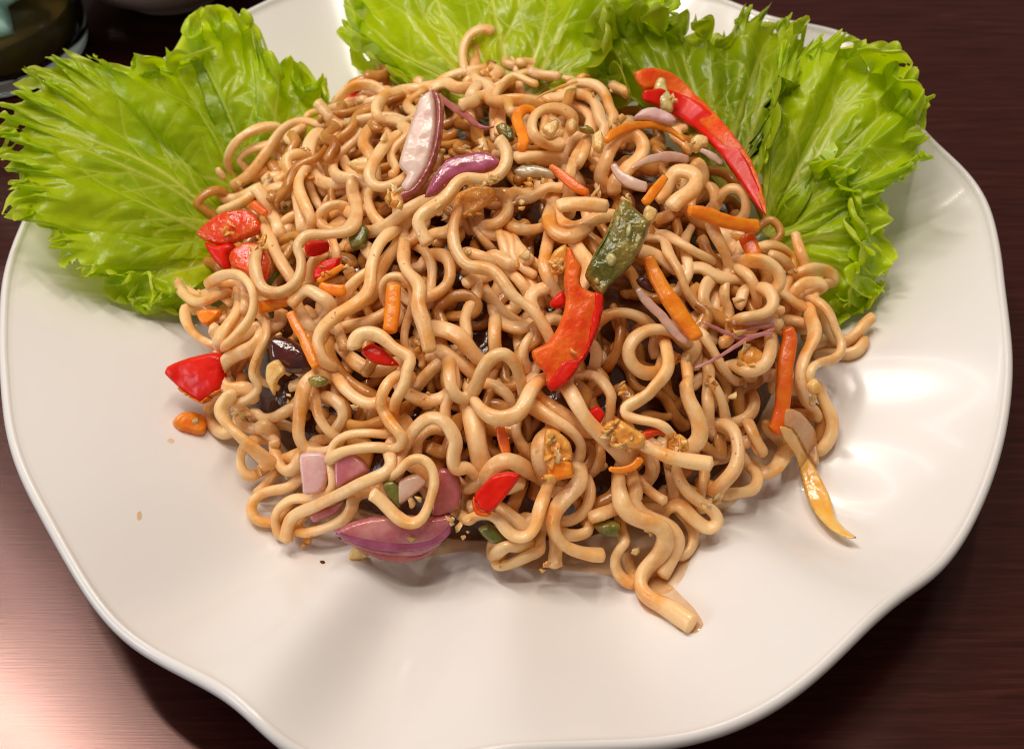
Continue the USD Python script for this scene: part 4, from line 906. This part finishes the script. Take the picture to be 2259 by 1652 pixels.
# strands deeper down and round the back: same curls, found by a random walk over the heap
def random_strand(depth, back=False):
    for _ in range(50):
        a = rng.uniform(0, 2 * np.pi); q = math.sqrt(rng.random()) * .98
        x, y = HC + HR * q * np.array([math.cos(a), math.sin(a)])
        if back and y < HC[1] + .048: continue
        break
    h = rng.uniform(0, 2 * np.pi); n = int(rng.uniform(34, 64)); st = .001
    ph, wl, am = rng.uniform(0, 6.28), rng.uniform(.011, .017), rng.uniform(.7, 1.25)
    out = []
    drift = rng.normal(0, .01)
    for k in range(n):
        hh = h + am * math.sin(2 * np.pi * k * st / wl + ph); h += drift + rng.normal(0, .03)
        x += math.cos(hh) * st; y += math.sin(hh) * st
        q = math.hypot((x - HC[0]) / HR[0], (y - HC[1]) / HR[1])
        if q > .97:                     # turn back inwards
            h = math.atan2(HC[1] - y, HC[0] - x) + rng.uniform(-.8, .8); x -= (x - HC[0]) * .03; y -= (y - HC[1]) * .03
        s = 1 - depth / HR[0]
        z = z_plate(np.array([x]), np.array([y]))[0] + max(dome_h(x, y) * (1 - depth / HH) , .0016)
        out.append(((x - HC[0]) * s + HC[0], (y - HC[1]) * s + HC[1], z + .0012 * math.sin(k * .21 + ph)))
    o = np.array(out)
    return np.stack([gaussian_filter1d(o[:, c], 2.2, mode='nearest') for c in range(3)], -1)
deep = []
for k in range(76):
    p = random_strand(.0008, back=True) if k < 52 else random_strand(.0075)
    obj('noodle', strand_mesh(p, R0 * rng.uniform(.95, 1.15), 500 + k, 8), M_noodle_shade if rng.random() < .3 else M_noodle, label=GEN, cat='noodle', group='noodles in the heap')
for k in range(150):
    p = random_strand([.0085, .0125, .0160][k % 3])
    deep.append(strand_mesh(p, R0 * rng.uniform(.95, 1.15), 900 + k, 7))
# dark sheet added under the strands, its near black stands for gap shade
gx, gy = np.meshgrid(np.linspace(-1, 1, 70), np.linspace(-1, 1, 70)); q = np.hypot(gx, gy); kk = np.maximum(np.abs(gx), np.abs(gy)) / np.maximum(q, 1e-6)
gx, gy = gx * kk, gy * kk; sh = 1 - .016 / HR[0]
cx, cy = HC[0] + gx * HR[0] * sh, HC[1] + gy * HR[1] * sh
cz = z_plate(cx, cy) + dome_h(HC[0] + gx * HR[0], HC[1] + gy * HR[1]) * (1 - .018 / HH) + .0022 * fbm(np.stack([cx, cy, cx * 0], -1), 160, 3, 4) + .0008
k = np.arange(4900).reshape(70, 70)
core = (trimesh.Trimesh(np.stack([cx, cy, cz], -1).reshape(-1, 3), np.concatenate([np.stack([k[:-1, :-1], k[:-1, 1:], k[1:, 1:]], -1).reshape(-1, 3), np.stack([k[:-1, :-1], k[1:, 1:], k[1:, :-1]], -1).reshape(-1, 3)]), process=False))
obj('noodle_tangle', trimesh.util.concatenate(deep), M_noodle_shade, label='sodden tangle of saucy noodles deep inside the heap', cat='noodles', kind='stuff')
obj('dressing_core', core, M_gap_shade, label='dark dressing soaked into the heart of the heap, seen in the gaps', cat='dressing', kind='stuff')
# ------------------------------------------------------------------ vegetables on and in the heap
MK = {'flesh': M_flesh, 'skin': M_skin, 'carrot': M_carrot, 'carrot_red': M_carrot_red, 'pink': M_pink, 'shallot': M_shallot, 'plum': M_plum, 'purple': M_purple, 'green': M_green, 'olive': M_olive,
      'dark': M_darkchili, 'cabbage': M_cabbage, 'glassy': M_glassy, 'seed': M_seed, 'bit': M_bit, 'clump': M_orangebit, 'tomato': M_tomato,
      'shallot_pale': pbr('shallot_inner_mat', (.80, .52, .42), .3, (.72, .38, .34), 130, .1, 700, sss=.4, coat=.4), 'shallot_pink': pbr('shallot_cut_mat', (.80, .44, .40), .3, (.72, .33, .33), 180, .2, 900, sss=.4, coat=.4),
      'cabbage_pink': pbr('cabbage_lump_mat', (.72, .34, .13), .3, (.66, .25, .08), 300, .4, 900, sss=.4, coat=.5)}
def chunk_mesh(text, lev, th, ed, seed, at=None, conform=False, rough=1.0):
    """at: (point, normal, t) of the plane the piece lies in; sub-parts share their thing's plane"""
    pg = poly_px(text)
    if at is None:
        c = np.array([pg.representative_point().coords[0]])
        t = hit(c, (lev - 3) * .0025 + .0006)[0]; p0 = CAM + ray(c)[0] * t
        n = food_normal(p0[None])[0] * .55 - ray(c)[0] * .75; n /= np.linalg.norm(n); at = (p0, n, t)
    p0, n, t0 = at; sc = SC * t0
    L = pg.exterior.length; bd = np.array([pg.exterior.interpolate(s).coords[0] for s in np.arange(0, L, 2.6)])
    x0, y0, x1, y1 = pg.bounds
    g = np.stack(np.meshgrid(np.arange(x0, x1, 3.4), np.arange(y0, y1, 3.4)), -1).reshape(-1, 2); g[:, 0] += (np.arange(len(g)) % 2) * .9
    inn = pg.buffer(-1.6); g = g[shapely.contains_xy(inn, g[:, 0], g[:, 1])] if not inn.is_empty else g[:0]
    q = np.vstack([bd, g]); nb = len(bd)
    tri = Delaunay(q).simplices; cen = q[tri].mean(1); tri = tri[shapely.contains_xy(pg, cen[:, 0], cen[:, 1])]
    d = ray(q); tt = ((p0 - CAM) @ n) / (d @ n); tt = np.clip(tt, t0 - .012, t0 + .012)
    if conform: tt = np.minimum(hit(q, (lev - 3) * .0025 + .001), hit(q, 0, z_plate) - .0009)
    base = CAM + d * tt[:, None]
    dist = shapely.distance(pg.exterior, shapely.points(q)) * sc; dist[:nb] = 0
    e = ed * .001; u = np.clip(dist / e, 0, 1); h = np.sqrt(1 - (1 - u) ** 2) * (.0006 + (th - .6) * .001 if th > .6 else th * .001)
    h = h + np.minimum(dist, .004) * .10
    nz = fbm(base, 330, 3, seed) * .00035 * u + fbm(base, 120, 2, seed + 5) * .0006 * u
    nz *= rough
    front = base + n * (h + nz)[:, None]; back = base - n * (h * .8 + .0002)[:, None]; back[:nb] = base[:nb]; front[:nb] = base[:nb]
    m = len(q); idx = np.arange(m) + m; idx[:nb] = np.arange(nb)
    a, b, c = tri[:, 0], tri[:, 1], tri[:, 2]
    s = np.sign((np.cross(front[b] - front[a], front[c] - front[a]) * n).sum(1)); tri[s < 0] = tri[s < 0][:, ::-1]
    V = np.vstack([front, back]); F = np.vstack([tri, idx[tri][:, ::-1]])
    mm = trimesh.Trimesh(V, F, process=False); mm.remove_unreferenced_vertices()
    return mm, at
cnt = 0
for nm, cat, lab, lev, th, parts in STRIPS:
    root = thing(nm, label=lab, cat=cat) if parts[0][0] else None
    for pn, mk, wd, path in parts:
        q = spline2(P(path), 3.5); ww = [float(v) for v in wd.split(',')]
        w = np.interp(np.linspace(0, 1, len(q)), np.linspace(0, 1, len(ww)), ww) * ZK
        t = gaussian_filter1d(noodle_t(q, (lev - 3) * .0025 + .0006 - (.001 if pn == 'skin' else 0)), 8, mode='nearest')
        d = ray(q); p3 = CAM + d * t[:, None]; a = gaussian_filter1d(w, 2) * SC * t / 2
        b = np.full(len(q), th * .0005) * np.clip(a / a.max() * 1.6, .3, 1)
        up = -d + .25 * food_normal(p3); up /= np.linalg.norm(up, axis=1, keepdims=True)
        mm = sweep(p3, a, b, 20, up=up, power=4.2 if cat == 'red pepper' else 2.9 if cat == 'carrot' else 2.6, round_ends=.35, seed=40 + cnt, rough=.10)
        v = mm.vertices; mm.vertices = v + mm.vertex_normals * (fbm(v, 420, 2, cnt) * .00022)[:, None]
        if root is None: obj(nm, mm, MK[mk], label=lab, cat=cat)
        else: obj(pn, mm, MK[mk], root)
        cnt += 1
for nm, cat, lab, lev, parts in CHUNKS:
    root = thing(nm, label=lab, cat=cat) if parts[0][0] else None; at = None
    for pn, mk, th, ed, outl in parts:
        mm, at = chunk_mesh(outl, lev, th, ed, cnt, at, nm == 'cabbage_sliver', 3.2 if nm == 'garlic_clump' else 2.6 if nm == 'green_chili' else 0.5 if cat == 'shallot' else 1.0)
        if root is None: obj(nm, mm, MK[mk], label=lab, cat=cat)
        else: obj(pn, mm, MK[mk], root)
        cnt += 1

# crumbs of garlic, chili and peanut that cling to the strands
FTREE = cKDTree(PXA)
def front_t(px):
    ii = FTREE.query_ball_point(px, 14)
    if not ii:
        return hit(np.array([px]), .0)[0]
    ii = np.array(ii); d = np.linalg.norm(PXA[ii] - px, axis=1) * SC * .325
    inside = d < RA[ii] * 1.05
    if not inside.any(): return TA[ii].min()
    ii, d = ii[inside], d[inside]
    return (TA[ii] - np.sqrt(np.clip(RA[ii] ** 2 - d ** 2, 0, None))).min()
def crumb_mesh(size, seed, flat=1.0):
    r = np.random.default_rng(seed); q = r.normal(0, 1, (11, 3)); q /= np.linalg.norm(q, axis=1, keepdims=True); q *= r.uniform(.6, 1.1, (11, 1))
    q *= np.array([1.35, .9, .6 * flat]) * r.uniform(.75, 1.25, 3); R = trimesh.transformations.random_rotation_matrix(r.random(3))[:3, :3]
    h = trimesh.convex.convex_hull(q @ R.T); h = h.subdivide(); v = h.vertices
    return (v + .06 * fbm(v + seed, 2.5, 2, seed)[:, None]) * size, h.faces
CL = '''A 560,1400 10 70 o|A 470,1480 6 60 o|D 740,170 12 60 o|D 800,110 8 40 o|A 1880,1140 5 45 b|A 1880,1190 8 50 o|A 1760,700 4 30 b|A 2110,430 5 40 b|A 2050,560 3 30 b|A 1590,430 4 40 b|A 1490,470 3 30 b|A 1870,440 3 50 o|
A 850,1010 6 60 o|A 1000,880 4 60 b|A 1120,760 6 60 o|B 190,1040 3 30 b|B 470,960 3 60 b|B 420,1040 4 40 b|B 540,1000 3 60 b|B 560,1330 6 50 b|B 640,1290 5 40 b|B 850,1490 8 60 b|B 1000,1300 7 70 o|B 900,1310 6 50 o|
B 1130,850 5 60 b|B 1620,560 4 50 b|B 1640,760 5 60 b|B 2130,1310 2 20 b|B 2080,620 4 50 b|C 300,390 4 40 b|C 650,510 4 35 b|C 450,740 4 30 o|C 890,700 4 30 b|C 350,800 4 60 o|C 350,1060 3 25 b|B 1720,1420 5 60 b|B 1500,1380 4 50 b|
E 1160,480 14 60 o|E 1180,560 8 50 o|E 1250,1210 1 10 b|E 500,150 5 60 o|E 200,120 7 60 b|E 400,440 4 60 b|E 860,500 5 70 o|E 2160,1280 5 45 o|E 390,1420 4 50 o|E 90,1550 4 40 o|E 1760,1540 6 50 o|E 1640,1500 5 50 o|
H 1400,420 16 90 o|H 1480,480 10 70 o|H 1340,440 8 50 b|H 900,480 12 70 o|H 920,600 12 70 o|H 820,790 8 50 o|H 1900,520 10 60 o|H 1690,1220 4 40 b|H 820,1480 5 50 o|H 460,1500 4 40 o|H 1560,1360 3 40 b|H 2190,980 8 50 b|H 190,1180 6 70 b|H 180,1110 4 50 b|
F 820,690 3 30 b|F 810,800 4 40 b|F 720,860 5 50 o|F 800,1000 5 50 o|F 830,1050 3 30 b|F 880,1260 10 90 o|F 900,1200 4 40 b|F 860,1480 7 60 b|F 780,1540 4 40 b|F 600,1480 5 50 o|F 390,1290 6 50 o|F 1260,560 6 50 b|F 1420,1590 3 40 b|F 1580,1200 2 40 b|
I 1180,500 3 25 o|I 1300,350 8 60 o|I 660,980 6 40 o|I 620,60 5 50 o|D 620,1190 4 50 b|D 640,1470 5 50 b|D 1700,1190 5 50 b|D 2050,930 8 50 o|D 1060,1330 5 50 b|D 980,820 3 40 b|D 420,500 4 80 o|D 1330,370 6 60 o|D 1520,300 3 40 b|G 450,260 4 40 b|G 600,760 4 40 o|
G 980,1290 5 50 o|G 1850,1000 4 40 b|G 1800,1250 3 30 b|G 2160,1140 6 40 b|G 1370,260 3 30 b|B 380,460 6 60 b|B 560,420 8 60 o|B 1420,560 3 60 b|B 1900,400 6 60 o|B 1500,390 12 110 b|A 640,1020 4 40 b|A 1400,1290 5 60 o|A 1190,990 4 40 o'''
nc = 0
for ent in CL.replace('\n', '').split('|'):
    reg, xy, n, spread, kind = ent.split()
    c = P(reg + ' ' + xy)[0]
    for k in range(max(1, round(int(n) * .52))):
        px = c + rng.normal(0, 1, 2) * float(spread) * ZK * .62
        size = abs(rng.normal(.00068, .0003)) + .0004
        t = front_t(px) - size * .15; d = ray(px[None])[0]
        v, f = crumb_mesh(size, 3000 + nc)
        o_ = kind == 'o' and rng.random() < .72
        obj('crumb', (v + CAM + d * t, f), M_orangebit if o_ else M_bit, label='tiny saucy orange crumb clinging to the noodles' if o_ else 'tiny pale minced garlic crumb clinging to the noodles',
            cat='crumb', group='saucy crumbs on the noodles' if o_ else 'minced garlic on the noodles')
        nc += 1
# fine pulp of the dressing, too small to count
pulp = []
ids = np.nonzero(SID >= 0)[0]; ids = ids[fbm(np.c_[PXA[ids] * .02, ids * 0], 1.0, 2, 77) > .02]
for k in range(260):
    i0 = rng.choice(ids); px = PXA[i0] + rng.normal(0, 6, 2); s = rng.uniform(.00015, .00036)
    t = front_t(px) - s * .2; v, f = crumb_mesh(s, 9000 + k % 60)
    pulp.append(trimesh.Trimesh(v + CAM + ray(px[None])[0] * t, f, process=False))
obj('sauce_pulp', trimesh.util.concatenate(pulp), M_orangebit, label='fine orange specks of dressing sprinkled all over the noodles', cat='dressing', kind='stuff')

# thin dressing that runs out from under the heap, and drops and smears on the plate
def film(outline, name, mat, label, cat, thick=.0005, kind=None):
    pg = poly_px(outline); x0, y0, x1, y1 = pg.bounds; bd = np.array([pg.exterior.interpolate(s).coords[0] for s in np.arange(0, pg.exterior.length, 3)])
    g = np.stack(np.meshgrid(np.arange(x0, x1, 5), np.arange(y0, y1, 5)), -1).reshape(-1, 2); g = g[shapely.contains_xy(pg.buffer(-2), g[:, 0], g[:, 1])]
    q = np.vstack([bd, g]); tri = Delaunay(q).simplices; cen = q[tri].mean(1); tri = tri[shapely.contains_xy(pg, cen[:, 0], cen[:, 1])]
    t = hit(q, z_plate.__class__ and 0, z_plate); p = CAM + ray(q) * t[:, None]
    dist = shapely.distance(pg.exterior, shapely.points(q)) * SC * .33
    p[:, 2] += .00008 + thick * np.sqrt(np.clip(dist / .002, 0, 1))
    a, b, c = tri.T; s = np.cross(p[b] - p[a], p[c] - p[a])[:, 2]; tri[s < 0] = tri[s < 0][:, ::-1]
    me = obj(name, (p, tri), mat, label=label, cat=cat, kind=kind)
    fade = .16 * np.clip(dist / .004, 0, 1) * np.clip(.5 + fbm(p, 300, 3, 5), 0, 1)
    UsdGeom.PrimvarsAPI(stage.GetPrimAtPath(me.GetPath())).CreatePrimvar('fade', Sdf.ValueTypeNames.FloatArray, 'vertex').Set(Vt.FloatArray.FromNumpy(fade.astype(np.float32)))
    return me
film('M 590,1000 680,1120 770,1190 900,1235 1040,1215 1110,1245 1240,1258 1340,1270 1400,1300 1470,1310 1510,1270 1540,1190 1620,1110 1700,1030 1780,900 1700,800 1300,800 800,800 640,860', 'dressing_pool', M_sauce, 'thin orange brown dressing pooled on the plate under the front of the heap', 'dressing')
film('M 1400,1300 1425,1350 1475,1370 1500,1392 1535,1396 1552,1378 1530,1340 1490,1300 1450,1270', 'dressing_pool', M_sauce, 'orange dressing run out round the lowest noodle end', 'dressing')
film('M 302,1132 309,1127 314,1136 311,1146 304,1148', 'dressing_drop', M_sauce, 'single orange dressing drop on the bare left part of the plate', 'dressing', .0004)
film('M 368,971 378,967 386,974 378,979', 'dressing_drop', M_sauce, 'small orange fleck just below the chili ring', 'dressing', .0003)
film('M 705,1238 713,1236 718,1241 711,1244', 'dressing_drop', M_darkchili, 'dark fleck on the plate left of the front shallot wedge', 'dressing', .0003)
film('M 640,1228 700,1214 760,1222 800,1240 770,1258 700,1256 650,1262 610,1250', 'dressing_smear', M_stain, 'faint brown smear on the plate left of the front shallot wedge', 'dressing', .0001)
film('M 800,1360 850,1365 880,1385 872,1400 845,1385 810,1380', 'dressing_smear', M_stain, 'faint curved smear on the plate below the heap', 'dressing', .0001)
# ------------------------------------------------------------------ behind the plate: a tumbler and a bowl, out of focus
def lathe(profile, n=72):
    pr = np.array(profile, float); A = np.linspace(0, 2 * np.pi, n, endpoint=False)
    V = np.stack([pr[:, None, 0] * np.cos(A), pr[:, None, 0] * np.sin(A), pr[:, None, 1] + 0 * A], -1).reshape(-1, 3)
    j = np.arange(n); jn = (j + 1) % n; F = []
    for k in range(len(pr) - 1):
        a, b = k * n, (k + 1) * n; F += [np.stack([a + j, a + jn, b + jn], -1), np.stack([a + j, b + jn, b + j], -1)]
    return V, np.concatenate(F)
M_glass = MAT(stage, '/World/Looks/tumbler_glass_mat', {'p': ('principled_bsdf', {'base_color': (.80, .97, .93), 'transmission_weight': 1.0, 'roughness': .02, 'ior': 1.48})}, [], surface='p.BSDF')
M_drink = MAT(stage, '/World/Looks/drink_mat', {'p': ('principled_bsdf', {'base_color': (.16, .085, .02), 'transmission_weight': .25, 'roughness': .05, 'ior': 1.33})}, [], surface='p.BSDF')
M_ice = MAT(stage, '/World/Looks/ice_mat', {'p': ('principled_bsdf', {'base_color': (.74, .92, .87), 'transmission_weight': .25, 'roughness': .3, 'ior': 1.31})}, [], surface='p.BSDF')
gb = unproj(np.array([[5, 100.]]), np.array([0.0]))[0]
g = thing('tumbler', gb, label='clear greenish glass tumbler with an amber drink behind the left lettuce leaf', cat='glass')
R = .0285
obj('glass', lathe([(.0005, .0002), (R * .93, .0002), (R * .98, .0012), (R, .004), (R * 1.02, .05), (R * 1.04, .09), (R * 1.0, .0912), (R * .96, .09), (R * .94, .05), (R * .92, .008), (R * .85, .0055), (.0005, .005)]), M_glass, g)
obj('drink', lathe([(.0005, .0058), (R * .83, .0062), (R * .90, .0085),  (R * .905, .020), (.0005, .020)]), M_drink, g)
rgi = np.random.default_rng(5)
for k in range(16):
    a = rgi.uniform(0, 6.28); q = math.sqrt(rgi.random()) * .0175; x, y, z = q * math.cos(a), q * math.sin(a), .020 + .0019 * k
    b = trimesh.creation.box([.013, .012, .010]); b = b.subdivide().subdivide(); v = b.vertices; b.vertices = v * (1 - .12 * (np.linalg.norm(v / .006, axis=1, keepdims=True) - 1))
    b.apply_transform(trimesh.transformations.euler_matrix(a, a * .7, a)); b.apply_translation([x, y, z])
    obj('ice_cube', b, M_ice, g)
bb = unproj(np.array([[382, -38.]]), np.array([0.0]))[0]
obj_b = thing('bowl', bb, label='white bowl standing on the table at the top edge of the picture', cat='bowl')
obj('body', lathe([(.0005, .006), (.018, .0062), (.019, .002), (.0205, .002), (.021, .006), (.032, .0125), (.041, .024), (.0452, .038), (.0455, .0402), (.0445, .0405), (.0432, .038), (.039, .0255), (.030, .0155), (.0005, .010)]), M_bowl, obj_b)
